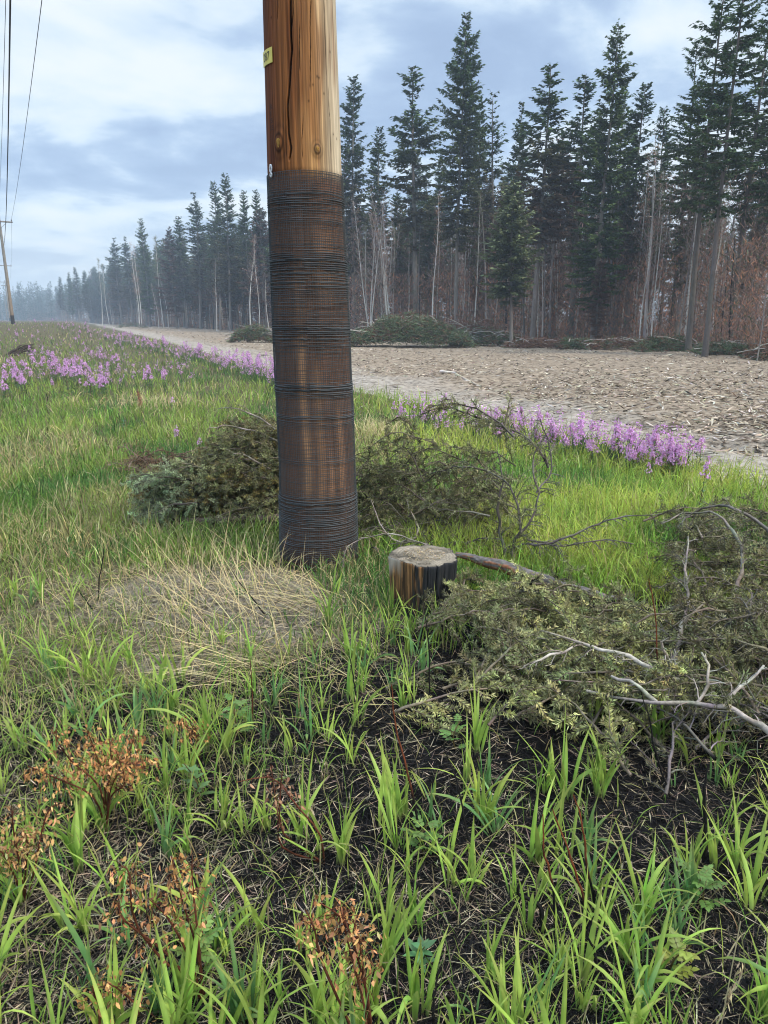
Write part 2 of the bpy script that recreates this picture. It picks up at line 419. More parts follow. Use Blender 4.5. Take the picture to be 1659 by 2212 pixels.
g = mb.build('ground', ground_mat()); tag(g, kind='structure')

# ------------------------------------------------------------------ utility pole (near)
YC = 4.48
CEN = [(0, 646.5, 78.5), (365, 658, 80.0), (700, 672.5, 82.0), (1000, 685.5, 81.0), (1180, 689, 83.0), (1245, 696, 80.0)]
zs_c, xs_c, rs_c = [], [], []
for py, cx0, hw in CEN:
    p = atY(cx0, py, YC); dep = YC * cp + (CAM_H - p[2]) * sp
    zs_c.append(p[2]); xs_c.append(p[0]); rs_c.append(hw / FPX * dep * 0.995)
o_ = np.argsort(zs_c); zs_c = np.array(zs_c)[o_]; xs_c = np.array(xs_c)[o_]; rs_c = np.array(rs_c)[o_]
def pole_cx(z):
    z = np.asarray(z, float); return np.where(z > zs_c[-1], xs_c[-1] + (z - zs_c[-1]) * (xs_c[-1] - xs_c[-3]) / (zs_c[-1] - zs_c[-3]), np.interp(z, zs_c, xs_c))
def pole_r(z):
    z = np.asarray(z, float); return np.where(z > zs_c[-1], rs_c[-1] - (z - zs_c[-1]) * 0.006, np.interp(z, zs_c, rs_c))
def pole_ang(px, py):
    """angle and height on the pole's front surface for a place of the photograph"""
    Yf = YC
    for _ in range(6):
        p = atY(px, py, Yf); r0 = float(pole_r(p[2])); s = np.clip((p[0] - float(pole_cx(p[2]))) / r0, -0.98, 0.98)
        Yf = YC - r0 * math.sqrt(1 - s * s)
    return math.asin(s), p[2]
ztop_mesh = pole_ang(660, 368)[1]
pole = empty('utility_pole', (float(pole_cx(0)), YC, 0)); PO = np.array([float(pole_cx(0)), YC, 0])
tag(pole, 'huge brown wooden utility pole wrapped in dark wire netting, closest to the viewer', 'utility pole')
cracks = [  # (list of px,py), width in metres, depth
    ([(627, -20), (628, 79), (630, 108), (626.5, 162), (621, 230), (623, 288), (629, 320), (626, 338), (623, 352)], 0.0085, 0.035),
    ([(632, -20), (633, 30), (629, 70)], 0.004, 0.02),
    ([(599, -20), (600, 25), (599, 48)], 0.004, 0.015),
    ([(618, 230), (617, 290), (619, 345)], 0.003, 0.012),
    ([(672, -20), (670, 60), (671, 120), (669, 200)], 0.0028, 0.010),
    ([(648, 40), (646, 100), (648, 160)], 0.0025, 0.008),
    ([(700, 0), (703, 90), (706, 170)], 0.0025, 0.008),
    ([(655, 240), (652, 300), (654, 350)], 0.0025, 0.008),
    ([(708, 180), (713, 260), (716, 340)], 0.0025, 0.007),
]
NA = 640
th = np.linspace(0, 2 * PI, NA, endpoint=False)       # th=0 faces the camera (-Y), + is to the right
zz = np.concatenate([np.arange(-0.15, 1.7, 0.02), np.arange(1.7, 3.5, 0.006), np.linspace(3.52, 10.2, 40)])
TH, ZZ = np.meshgrid(th, zz)
THs = (TH + PI) % (2 * PI) - PI
RR = pole_r(ZZ) - 0.006 * sstep(ztop_mesh + 0.02, ztop_mesh - 0.02, ZZ)
gr = fbm(THs * 16 + 40, ZZ * 0.9, 71, 4)
gr2 = fbm(THs * 50 + 90, ZZ * 1.6, 72, 2)
RR = RR + 0.0028 * (gr - 0.5) + 0.0018 * (gr2 - 0.5)
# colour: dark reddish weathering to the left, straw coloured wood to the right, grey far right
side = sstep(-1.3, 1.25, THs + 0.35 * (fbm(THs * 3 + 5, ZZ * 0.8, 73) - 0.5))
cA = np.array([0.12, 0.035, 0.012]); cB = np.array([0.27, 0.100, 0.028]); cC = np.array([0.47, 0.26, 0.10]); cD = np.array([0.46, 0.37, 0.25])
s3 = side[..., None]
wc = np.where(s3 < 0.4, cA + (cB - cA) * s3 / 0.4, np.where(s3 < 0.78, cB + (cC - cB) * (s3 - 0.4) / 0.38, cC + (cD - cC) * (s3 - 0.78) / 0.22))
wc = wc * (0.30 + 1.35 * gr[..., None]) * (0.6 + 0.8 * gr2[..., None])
patch = sstep(0.46, 0.62, fbm(THs * 2.6 + 9, ZZ * 1.4, 77, 3))[..., None]
wc = wc * (1 - 0.45 * patch * np.array([0.8, 1.0, 1.1]))
# scorched, stained lower part behind the wire, with pale vertical streaks
low = sstep(ztop_mesh + 0.02, ztop_mesh - 0.06, ZZ)[..., None]
stain = np.array([0.20, 0.098, 0.058]) * (0.5 + fbm(THs * 7 + 3, ZZ * 0.7, 78, 3))[..., None]
for (sxp, y0, y1, wdt, amp) in [(656, 740, 1070, 0.10, 1.6), (688, 780, 1090, 0.12, 0.7), (640, 560, 760, 0.18, 0.45), (735, 880, 1060, 0.10, 0.7), (716, 980, 1090, 0.09, 0.8), (700, 480, 640, 0.35, 0.4)]:
    a0, z0 = pole_ang(sxp, y0); a1, z1 = pole_ang(sxp + 4, y1)
    m_ = np.exp(-((THs - (a0 + a1) / 2 + 0.03 * np.sin(ZZ * 7)) / wdt) ** 2) * sstep(z1 - 0.08, z1 + 0.06, ZZ) * sstep(z0 + 0.06, z0 - 0.1, ZZ)
    stain = stain + (m_ * amp * (0.5 + gr))[..., None] * np.array([0.30, 0.155, 0.065])
stain = stain * (0.45 + 0.55 * sstep(0.05, 0.45, ZZ))[..., None]
wc = wc * (1 - low) + stain * low
# knots swirl the grain; cracks open the surface
knots = [(603, 308, 0.019, 0.032), (685, 322, 0.012, 0.017)]
for kx, ky, ka, kz in knots:
    a0, z0 = pole_ang(kx, ky)
    dd = np.sqrt(((THs - a0) * 0.2 / ka) ** 2 + ((ZZ - z0) / kz) ** 2)
    RR = RR + 0.010 * np.exp(-(dd / 1.7) ** 2)
    ring = np.exp(-((dd - 1.35) / 0.35) ** 2) + 0.35 * np.exp(-((dd - 2.6) / 0.5) ** 2)
    wc = wc * (1 - np.clip(0.75 * ring, 0, 0.9))[..., None]
for pts, wd, dp in cracks:
    az = np.array([pole_ang(a, b) for a, b in pts]); o2 = np.argsort(az[:, 1])
    za, aa = az[o2, 1], az[o2, 0]
    ca = np.interp(zz, za, aa) + 0.004 * np.sin(zz * 31)
    endf = sstep(za[0] - 0.0, za[0] + 0.06, zz) * (1 if za[-1] > 3.2 else sstep(za[-1], za[-1] - 0.08, zz))
    endf = endf * (0.55 + 0.6 * vn(zz * 6, zz * 0, 79))
    d_ = np.abs(THs - ca[:, None]) * pole_r(zz)[:, None] / (wd / 2)
    m_ = np.clip(1.5 - d_, 0, 1) * (endf[:, None] > 0.05) * np.clip(endf[:, None] * 1.3, 0, 1)
    RR = RR - dp * m_
    wc = wc * (1 - 0.93 * np.clip(m_ * 1.5, 0, 1))[..., None]
for hx, hy in [(667, 218), (685, 165), (689, 168), (700, 202), (720, 290), (713, 112), (727, 300), (676, 183), (586, 38)]:
    a0, z0 = pole_ang(hx, hy)
    dd = np.sqrt(((THs - a0) * 0.2 / 0.0045) ** 2 + ((ZZ - z0) / 0.006) ** 2); wc = wc * (1 - 0.85 * np.exp(-dd ** 2))[..., None]
mb = MB()
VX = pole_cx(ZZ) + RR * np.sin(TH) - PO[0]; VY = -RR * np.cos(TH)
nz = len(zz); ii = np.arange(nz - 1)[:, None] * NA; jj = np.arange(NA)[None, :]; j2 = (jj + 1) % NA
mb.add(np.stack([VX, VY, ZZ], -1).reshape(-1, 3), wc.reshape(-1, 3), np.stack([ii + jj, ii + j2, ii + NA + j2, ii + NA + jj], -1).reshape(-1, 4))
zt = zz[-1]; mb.add([[float(pole_cx(zt)) - PO[0], 0, zt + 0.02]] + [[VX[-1, k], VY[-1, k], zt] for k in range(NA)], (0.2, 0.15, 0.1), tris=[[0, 1 + k, 1 + (k + 1) % NA] for k in range(NA)])
def wood_mat():
    m = bark_mat('pole_wood', (110, 110, 4), 0.7, 0.75, 0.62, 0.15, dist=0.004); return m
mb.build('wooden_shaft', wood_mat(), pole)
# knot faces
for kx, ky, ka, kz in knots:
    a0, z0 = pole_ang(kx, ky); R0 = float(pole_r(z0)) + 0.008
    k = MB(); U_, V_ = np.meshgrid(np.linspace(0, 2 * PI, 25), np.linspace(0, 1, 9))
    rr_ = V_ * (1 + 0.15 * np.sin(3 * U_ + kx)); aa = a0 + rr_ * np.cos(U_) * ka * 0.62 / R0; z_ = z0 + rr_ * np.sin(U_) * kz * 0.72
    Rk = R0 + 0.002 * np.sqrt(np.clip(1 - V_ ** 2, 0, 1)) + 0.002 * vn(U_ * 3, V_ * 9, 5)
    kc = np.array([0.34, 0.19, 0.05]) * (0.25 + 1.5 * vn(U_ * 4, V_ * 6, 6))[..., None]
    v_ = np.stack([pole_cx(z_) + Rk * np.sin(aa) - PO[0], -Rk * np.cos(aa), z_], -1)
    q = [[i * 25 + j, i * 25 + j + 1, (i + 1) * 25 + j + 1, (i + 1) * 25 + j] for i in range(8) for j in range(24)]
    k.add(v_.reshape(-1, 3), kc.reshape(-1, 3), q); k.build('knot', M_twig, pole)
# wire netting: real strands
mb = MB()
zb = -0.03; NR = int((ztop_mesh - zb) / 0.0118)
na = 168
a_ = np.linspace(0, 2 * PI, na + 1)
bands = []
for py, hwid, st in [(432, 22, .9), (470, 10, .5), (570, 40, 1.0), (622, 18, .6), (655, 10, .5), (716, 34, 1.0), (842, 14, 1.5), (905, 16, .7), (1000, 5, .6), (1090, 14, 1.0), (1125, 34, .9), (1180, 20, .5)]:
    _, z0 = pole_ang(680, py); _, z1 = pole_ang(680, py + hwid); bands.append((z0, abs(z0 - z1), st))
P = []; R_ = []; Cc = []
for i in range(NR + 1):
    z0 = zb + (i + (rng.uniform(-.33, .33) if 0 < i < NR else 0)) * (ztop_mesh - zb) / NR
    bf = sum(st * math.exp(-((z0 - zc0) / hw) ** 2) for zc0, hw, st in bands)
    z_ = z0 + 0.0040 * (fbm(a_ * 1.6, a_ * 0 + i * 0.35, 81) - 0.5) + 0.003 * np.sin(a_ - 0.5) * 0
    z_[-1] = z_[0]
    rad = pole_r(z_) + 0.0015 + 0.004 * vn(a_ * 2.5, z_ * 5, 83) + 0.003 * min(bf, 1)
    rad[-1] = rad[0]
    P.append(np.stack([pole_cx(z_) + rad * np.sin(a_) - PO[0], -rad * np.cos(a_), z_], -1))
    stk = 0.55 * vn(a_ * 2.2 + i * 1.7, a_ * 0 + i * 7.31, 85) + 0.45 * vn(a_ * 9 + i * 2.7, a_ * 0 + i * 5.31, 88)
    wr = 0.0015 + 0.0028 * np.clip(bf, 0, 1.3) * sstep(0.28, 0.60, stk) + 0.0010 * (vn(a_ * 3, a_ * 0 + i * 3.3, 86) > 0.88)
    if i >= NR - 1: wr = wr * 0 + 0.0016
    wr[-1] = wr[0]; R_.append(wr)
    c_ = np.array([0.068, 0.072, 0.074])[None] * (0.7 + 0.6 * vn(a_ * 2, a_ * 0 + i * 0.11, 87))[:, None]
    Cc.append(c_)
tubes(mb, np.array(P), np.array(R_), np.array(Cc), 4)
P = []; Cc = []; zl = np.linspace(zb, ztop_mesh, 150)
for i in range(112):
    a0 = (i + rng.uniform(-.15, .15)) * 2 * PI / 112 + 0.006 * np.sin(zl * 5 + i * 0.05)
    rad = pole_r(zl) + 0.0035 + 0.004 * vn((a0 % (2 * PI)) * 2.5, zl * 5, 83)
    P.append(np.stack([pole_cx(zl) + rad * np.sin(a0) - PO[0], -rad * np.cos(a0), zl], -1))
    Cc.append(np.tile(np.array([0.085, 0.09, 0.09]), (150, 1)))
tubes(mb, np.array(P), np.full((112, 150), 0.0014), np.array(Cc), 3)
M_wire = leaf_mat('dull_wire', 0.75, 0.0, 0.15)
mb.build('wire_netting', M_wire, pole)

def text_mesh(s, size):
    cu = bpy.data.curves.new('txt', 'FONT'); cu.body = s; cu.size = size; cu.align_x = 'CENTER'; cu.align_y = 'CENTER'; cu.extrude = 0
    o = bpy.data.objects.new('txt', cu); COL.objects.link(o)
    dg = bpy.context.evaluated_depsgraph_get(); me = bpy.data.meshes.new_from_object(o.evaluated_get(dg))
    v = [tuple(x.co) for x in me.vertices]; f = [tuple(p.vertices) for p in me.polygons]
    bpy.data.objects.remove(o); bpy.data.curves.remove(cu); bpy.data.meshes.remove(me)
    return np.array(v), f
def wrap_text(name, s, size, a0, z0, off, mat, parent, shear=0.0, xs=1.0):
    v, f = text_mesh(s, size)
    me = bpy.data.meshes.new(name); R0 = float(pole_r(z0)) + off
    aa = a0 + v[:, 0] * xs / R0; z_ = z0 + v[:, 1] + v[:, 0] * shear
    V_ = np.stack([pole_cx(z_) + R0 * np.sin(aa) - PO[0], -R0 * np.cos(aa), z_], -1)
    me.from_pydata([tuple(map(float, a)) for a in V_], [], f); me.materials.append(mat)
    o = bpy.data.objects.new(name, me); COL.objects.link(o); o.parent = parent; return o
# yellow number plate
aR, zR = pole_ang(590, 118); aL, zL = pole_ang(573, 122)
R0 = float(pole_r(zR)) + 0.006
ua, uv = np.meshgrid(np.linspace(aR - 0.62, aR, 16), np.linspace(-0.036, 0.036, 4))
Rr = R0 + 0.001
mb = MB(); nA = 16
for rad in (Rr, Rr - 0.002):
    z_ = zR + uv
    mb.add(np.stack([pole_cx(z_) + rad * np.sin(ua) - PO[0], -rad * np.cos(ua), z_], -1).reshape(-1, 3), (0.75, 0.62, 0.12),
           [[i * nA + j, i * nA + j + 1, (i + 1) * nA + j + 1, (i + 1) * nA + j] for i in range(3) for j in range(nA - 1)])
tagp = mb.build('number_plate', leaf_mat('yellow_plate', 0.4, 0, 0.4, 40, 0.1), pole)
M_black = plain('black_ink', (0.02, 0.02, 0.02), 0.6)
wrap_text('digits', '287', 0.055, aR - 0.29, zR, 0.0085, M_black, tagp, 0.0, 0.9)
M_brand = plain('burnt_brand', (0.035, 0.015, 0.008), 0.8)
for s_, (bx, by), sz in [('R.', (587.5, 231), 0.034), ('3', (585.5, 247), 0.034), ('15', (586.5, 262), 0.034), ('35', (588, 277), 0.034)]:
    a0, z0 = pole_ang(bx, by); wrap_text('brand_mark', s_, sz, a0, z0, 0.004, M_brand, pole, xs=1.1)
# white grommet tab at the top edge of the netting
a0, z0 = pole_ang(587.5, 366); _, z1 = pole_ang(587.5, 378)
M_white = plain('white_plastic', (0.8, 0.8, 0.8), 0.4)
mb = MB(); tt = np.linspace(0, 2 * PI, 25); R0 = float(pole_r(z0)) + 0.008
for zc0, rx, rz, tr in ((z0 + 0.004, 0.010, 0.018, 0.0045), (z1, 0.008, 0.010, 0.0042)):
    aa = a0 + rx * np.cos(tt) / R0; z_ = zc0 + rz * np.sin(tt)
    tubes(mb, np.stack([pole_cx(z_) + R0 * np.sin(aa) - PO[0], -R0 * np.cos(aa), z_], -1), np.full((1, 25), tr), (0.8, 0.8, 0.8), 6)
mb.build('grommet', M_white, pole)
# crossarm out of the picture that carries the wires
LD = norm(np.array([-0.498, 0.867, 0])); LP = np.array([LD[1], -LD[0], 0])
def box(mb, c, ax, ay, az, hx, hy, hz, col):
    c = np.array(c); v = [c + sx_ * hx * ax + sy_ * hy * ay + sz_ * hz * az for sx_ in (-1, 1) for sy_ in (-1, 1) for sz_ in (-1, 1)]
    mb.add(v, col, [[0, 1, 3, 2], [4, 6, 7, 5], [0, 4, 5, 1], [2, 3, 7, 6], [0, 2, 6, 4], [1, 5, 7, 3]])
EZ = np.array([0, 0, 1.0])
mb = MB(); topx = float(pole_cx(9.8)) - PO[0]
box(mb, np.array([topx, 0, 9.7]) - LD * 0.2 - LP * 0.4, LP, LD, EZ, 1.25, 0.05, 0.06, (0.2, 0.15, 0.1)); mb.build('crossarm', M_bark, pole)

# ------------------------------------------------------------------ far utility poles and wires
far = []
for k, (px, Yd, ht, lab) in enumerate([(28.5, 86, 11.6, 'weathered utility pole with crossarm and blackened base, nearest of the far line'),
                                  (27, 160, 12.0, 'grey utility pole second in the far line, just behind the leaning nearest one'),
                                  (23, 245, 12.5, 'hazy grey utility pole with a double crossarm, third in the far line'),
                                  (17, 350, 12.5, 'pale smoke-veiled utility pole, fourth in the far line'),
                                  (8, 455, 12.5, 'faint utility pole in blue smoke, last of the far line')]):
    b_ = on(atY(px, 700, Yd)); e_ = empty('utility_pole', b_)
    tag(e_, lab, 'utility pole', 'utility poles of the line running into the smoke')
    mb = MB(); zz_ = np.array([-0.3, 0.9, 1.0, 3, ht * 0.6, ht]); 
    cc = np.array([[0.03, 0.025, 0.022], [0.03, 0.025, 0.022], [0.24, 0.17, 0.11], [0.26, 0.2, 0.14], [0.24, 0.21, 0.17], [0.22, 0.2, 0.17]])
    lean_ = -0.012 * zz_
    tubes(mb, np.stack([lean_, zz_ * 0, zz_], -1), np.array([[0.2, 0.2, 0.195, 0.185, 0.155, 0.12]]), cc[None], 12); mb.build('shaft', M_bark, e_)
    arms = [ht - 0.75] if k != 2 else [ht - 0.5, ht - 1.6]
    for az in arms:
        mb = MB(); box(mb, np.array([lean_[-1], 0, az]) - LD * 0.16, LP, LD, EZ, 1.3, 0.06, 0.07, (0.2, 0.17, 0.14)); mb.build('crossarm', M_bark, e_)
    if k == 0:
        mb = MB()
        for s_ in (-1, 1):
            tubes(mb, np.array([np.array([lean_[-1], 0, ht - 1.5]) - LD * 0.16, np.array([lean_[-1], 0, ht - 0.8]) - LD * 0.16 + LP * 0.7 * s_]), np.full((1, 2), 0.02), (0.2, 0.2, 0.2), 4)
        mb.build('brace', M_wire, e_)
    for s_ in (-1.2, 1.2):
        mb = MB(); c0 = np.array([lean_[-1], 0, arms[0] + 0.07]) - LD * 0.16 + LP * s_
        tubes(mb, np.array([c0, c0 + EZ * 0.08, c0 + EZ * 0.09, c0 + EZ * 0.2]), np.array([[0.03, 0.03, 0.07, 0.05]]), (0.15, 0.14, 0.13), 8); mb.build('insulator', M_wire, e_)
    far.append((b_, ht, arms[0], lean_[-1]))
def wire(p0, p1, sag, rad, lab):
    t_ = np.linspace(0, 1, 40)[:, None]; p = p0 * (1 - t_) + p1 * t_; p[:, 2] -= sag * 4 * (t_ * (1 - t_))[:, 0]
    mb = MB(); tubes(mb, p, np.full((1, 40), rad), (0.035, 0.037, 0.04), 6)
    o = mb.build('overhead_wire', M_wire); tag(o, lab, 'wire', 'wires overhead on the left')
b0, h0, az0, ln0 = far[0]
Np = np.array([float(pole_cx(9.8)), YC, 9.8])
for s_, r0, lab in ((1.2, 0.011, 'thin overhead wire farthest right of the wires, ending on the crossarm tip'),
                    (-1.2, 0.009, 'thin overhead wire at the extreme left edge of the sky')):
    wire(Np + LP * (0.38 if s_ > 0 else -1.2), b0 + np.array([ln0, 0, az0 + 0.27]) - LD * 0.16 + LP * s_, 0.55, r0, lab)
wire(Np + LP * -0.33 + EZ * 0.35, b0 + np.array([ln0, 0, h0 + 0.02]), 0.5, 0.009, 'thin overhead wire running to the top of the nearest far pole')
wire(Np + LP * -0.63 + EZ * -1.4, b0 + np.array([ln0 * .8, 0, h0 - 3.2]) + LP * 0.14, 0.8, 0.02, 'thick dark overhead cable, second from the right, fixed below the crossarm')
for k in range(len(far) - 1):
    for s_ in (-1.2, 1.2):
        pa, ha, aa_, la = far[k]; pb, hb, ab, lb = far[k + 1]
        wire(pa + np.array([la, 0, aa_ + 0.27]) - LD * 0.16 + LP * s_, pb + np.array([lb, 0, ab + 0.27]) - LD * 0.16 + LP * s_, 0.9, 0.01,
             ('right' if s_ > 0 else 'left') + ' hand wire between far poles ' + ['one and two', 'two and three', 'three and four', 'four and five'][k] + ' of the smoky line')

# ------------------------------------------------------------------ burnt stump
SB = gp(918, 1352); SC = np.array([SB[0], SB[1] + 0.19, 0.0])
stump = empty('tree_stump', (SC[0], SC[1], 0)); tag(stump, 'short sawn stump charred black on the right, brown on the left, beside the wrapped pole', 'stump')
SH = float(atY((840 + 998) / 2, 1222, SC[1] - 0.17)[2])
n_ = 360; th = np.linspace(0, 2 * PI, n_, endpoint=False); zl = np.concatenate([np.linspace(-0.12, SH - 0.004, 46), [SH]])
TH, ZL = np.meshgrid(th, zl); T2 = (TH + PI) % (2 * PI) - PI
prof = 0.178 * (1 + 0.045 * np.sin(2 * TH + .6) + 0.05 * np.sin(3 * TH + 1) + 0.035 * np.sin(5 * TH + 2) + 0.012 * np.sin(7 * TH)) * np.interp(ZL, [-0.1, 0.03, 0.12, SH], [1.0, 0.90, 0.93, 1.0])
prof = prof - 0.035 * np.exp(-((T2 - 1.35) / 0.22) ** 2) * sstep(SH * .75, SH * .55, ZL)
fl = fbm(T2 * 9 + 20, ZL * 0.6, 91, 3)
prof = prof + 0.030 * (fl - 0.5) + 0.004 * (vn(T2 * 40 + 9, ZL * 2, 92) - 0.5) + 0.010 * (fbm(T2 * 5, ZL * 9, 192) - .5)
for ac, dp, wd in [(0.30, 0.03, 0.02), (-0.28, 0.02, 0.02), (0.95, 0.02, 0.03), (-0.8, 0.012, 0.02), (0.62, .012, .015), (0.05, .014, .015), (-0.55, .01, .015)]:
    prof = prof - dp * np.clip(1 - np.abs(T2 - ac - 0.02 * np.sin(ZL * 20)) / wd, 0, 1)
prof[-1] *= 0.985
char = np.clip(sstep(-0.42, -0.15, T2 + 0.9 * (fbm(T2 * 9, ZL * 7, 93) - 0.5)) + sstep(0.16, 0.02, ZL + 0.16 * (fl - 0.5)), 0, 1)
brown = np.array([0.42, 0.21, 0.08]) * (1.5 * fbm(T2 * 22, ZL * 4, 94, 4) ** 1.3)[..., None] * (1 - .75 * (vn(T2 * 30, ZL * 5, 99) > .62))[..., None]
pale = np.array([0.36, 0.31, 0.25]); tp = (sstep(SH - 0.10, SH - 0.01, ZL + 0.10 * (fl - .5)) * sstep(-0.7, -1.1, T2 + 0.3 * (fl - .5)))[..., None]
brown = brown * (1 - tp) + pale * tp
blk = np.array([0.012, 0.012, 0.013]) * (0.5 + fbm(T2 * 10, ZL * 8, 95))[..., None] * 1.4
scol = brown * (1 - char[..., None]) + blk * char[..., None]
mb = MB(); nz = len(zl); ii = np.arange(nz - 1)[:, None] * n_; jj = np.arange(n_)[None, :]; j2 = (jj + 1) % n_
mb.add(np.stack([prof * np.sin(TH), -prof * np.cos(TH), ZL], -1).reshape(-1, 3), scol.reshape(-1, 3), np.stack([ii + jj, ii + j2, ii + n_ + j2, ii + n_ + jj], -1).reshape(-1, 4))
mb.build('charred_side', M_char, stump)
mb = MB(); rr_ = np.linspace(0, 1, 24); TT, R2 = np.meshgrid(th, rr_)
rx = R2 * prof[-1][None, :]; hz_ = SH + 0.001 + 0.014 * (fbm(rx * np.sin(TT) * 22, rx * np.cos(TT) * 22, 96) - 0.5) * np.clip((1 - R2) * 8, 0, 1) - 0.012 * np.exp(-((R2 - .75) / .06) ** 2) * (vn(TT * 2, TT * 0, 3) > .4)
tcol = np.array([0.27, 0.225, 0.165]) * (0.35 + 1.2 * fbm(rx * np.sin(TT) * 16, rx * np.cos(TT) * 30, 97))[..., None] * (0.8 + 0.25 * np.sin(R2 * 60 + 2 * vn(TT, R2)))[..., None]
tcol = tcol * (1 - 0.65 * sstep(0.5, 0.75, fbm(rx * np.sin(TT) * 9 + 5, rx * np.cos(TT) * 9, 98)))[..., None]
rim = (sstep(0.93, 1.0, R2))[..., None]; tcol = tcol * (1 - 0.55 * rim)
nz = len(rr_); ii = np.arange(nz - 1)[:, None] * n_
mb.add(np.stack([rx * np.sin(TT), -rx * np.cos(TT), hz_], -1).reshape(-1, 3), tcol.reshape(-1, 3), np.stack([ii + jj, ii + n_ + jj, ii + n_ + j2, ii + j2], -1).reshape(-1, 4))
mb.build('sawn_top', bark_mat('sawn_wood', (120, 40, 60), 0.8, 0.9, 0.3, dist=0.003), stump)
mb = MB(); n = 420; a = rng.uniform(0, 2 * PI, n); r0 = 0.11 * np.sqrt(rng.uniform(0, 1, n))
b = np.stack([r0 * np.sin(a), -r0 * np.cos(a), np.full(n, SH + 0.006)], -1); d = rng.normal(size=(n, 3)); d[:, 2] *= 0.3
slivers(mb, b, d, rng.uniform(0.004, 0.013, n), 0.004, jit((0.38, 0.29, 0.17), n, 0.3))
mb.build('sawdust', M_litter, stump, smooth=False)

# ------------------------------------------------------------------ spruce boughs (felled)
def bough(mw, mn, path, r0, r1, twig, ncol, wcol, nd=1.0, spacing=0.035, sub=True, needle=True, bare=0.0, droop=0.15, nl=0.021, upb=0.0):
    path = np.asarray(path, float); k = max(6, int(np.linalg.norm(np.diff(path, axis=0), axis=1).sum() / 0.05))
    c = catmull(path, k); c = c + rng.normal(0, 0.004, c.shape)
    if r0 > 0:
        tubes(mw, c, (np.linspace(r0, r1, k) * rng.uniform(.82, 1.2, k))[None], jit(wcol, k, 0.3)[None], 7)
    Ln = np.linalg.norm(np.diff(c, axis=0), axis=1).sum(); T = norm(np.gradient(c, axis=0))
    nt_ = max(3, int(Ln / spacing)); TW = []; 
    for i in range(nt_):
        t = (i + rng.uniform(0, 1)) / nt_
        if t < bare and rng.uniform() > 0.3: continue
        f = t * (k - 1); i0 = min(int(f), k - 2); p = c[i0] + (c[i0 + 1] - c[i0]) * (f - i0); tg = T[i0]
        s = norm(np.cross(tg, rng.normal(size=3))); s[2] = s[2] * 0.6 + upb
        ln = twig * (1.05 - 0.75 * t) * rng.uniform(0.5, 1.15)
        d = norm(tg * 0.75 + s * 0.9)
        pts = [p]; dd = d.copy()
        for q in range(4):
            dd = norm(dd + np.array([0, 0, -droop]) + rng.normal(0, 0.10, 3)); pts.append(pts[-1] + dd * ln / 4)
        TW.append((np.array(pts), ln, 1))
        if sub:
            for q in range(int(ln / 0.035)):
                f2 = rng.uniform(0.15, 1) * 4; j0 = min(int(f2), 3); p2 = pts[j0] + (pts[j0 + 1] - pts[j0]) * (f2 - j0)
                s2 = norm(np.cross(dd, rng.normal(size=3))); l2 = rng.uniform(0.03, 0.09) * min(1, ln / 0.18 + 0.3)
                d2 = norm(dd * 0.8 + s2); pp = [p2]
                for _ in range(4): d2 = norm(d2 + rng.normal(0, 0.08, 3)); pp.append(pp[-1] + d2 * l2 / 4)
                TW.append((np.array(pp), l2, 2))
    if not TW: return
    Pt = np.array([x[0] for x in TW]); ls = np.array([x[1] for x in TW]); lv = np.array([x[2] for x in TW])
    Rr_ = np.linspace(1, 0.5, 5)[None] * np.where(lv == 1, 0.0034, 0.0021)[:, None]
    tubes(mw, Pt, Rr_, jit(wcol, len(Pt), 0.2), 3)
    if needle:
        cnt = (ls * 520 * nd).astype(int) + 2
        ids = np.repeat(np.arange(len(TW)), cnt); m = len(ids)
        f = rng.uniform(0, 3.999, m); i0 = f.astype(int); fr = (f - i0)[:, None]
        p = Pt[ids, i0] * (1 - fr) + Pt[ids, i0 + 1] * fr; tg = norm(Pt[ids, i0 + 1] - Pt[ids, i0])
        s = norm(np.cross(tg, rng.normal(size=(m, 3)))); d = norm(tg * 0.75 + s)
        tc_ = jit(ncol, len(TW), 0.40, 0.06)[ids]; 
        slivers(mn, p, d, rng.uniform(0.7, 1.25, m) * nl, 0.0046, jit(tc_, m, 0.12, 0.02))
OLIVE = (0.215, 0.215, 0.095); PALE = (0.32, 0.37, 0.20); GREYW = (0.24, 0.205, 0.165); BROWNW = (0.14, 0.115, 0.085); YELG = (0.36, 0.35, 0.14)
def vec(*pts): return np.array([np.array(p_) for p_ in pts])
def gz(px, py, z): return gp(px, py, z)

# felled spruce left of the pole
fs = empty('felled_spruce', gp(430, 1130)); OFF = np.array(fs.location)
tag(fs, 'bushy felled spruce with olive needles lying left of the wrapped pole', 'felled spruce')
mw, mn = MB(), MB()
def outline_top(px):   # top silhouette of the heap in the photograph
    return np.interp(px, [250, 300, 360, 430, 470, 520, 600, 640], [1040, 1010, 975, 950, 900, 880, 885, 900])
for i in range(210):
    px = rng.uniform(265, 640); ty = outline_top(px) + 12
    py = rng.uniform(ty, 1165); Yd = 4.95 + 0.75 * rng.uniform() ** 1.3 + (1165 - py) / 260 * 0.5
    tip = atY(px, py, Yd); tip[2] = max(tip[2], 0.05)
    root = atY(min(px + rng.uniform(90, 260), 760), 1080 - (1135 - py) * 0.35, Yd + rng.uniform(0.0, 0.4)); root[2] = max(0.08, root[2])
    ln = np.linalg.norm(tip - root); mx_ = 0.75
    if ln > mx_: root = tip + (root - tip) * mx_ / ln
    midp = (tip + root) / 2 + np.array([0, 0, 0.07])
    left = sstep(420, 280, px) * sstep(990, 1040, py)
    colr = np.array(OLIVE) * (1 - left) + np.array(PALE) * left
    if rng.uniform() < 0.2: colr = np.array((0.20, 0.16, 0.05))
    bough(mw, mn, vec(root, midp, tip) - OFF, 0.007, 0.002, 0.20, colr * rng.uniform(0.75, 1.25), BROWNW, 1.0, 0.032)
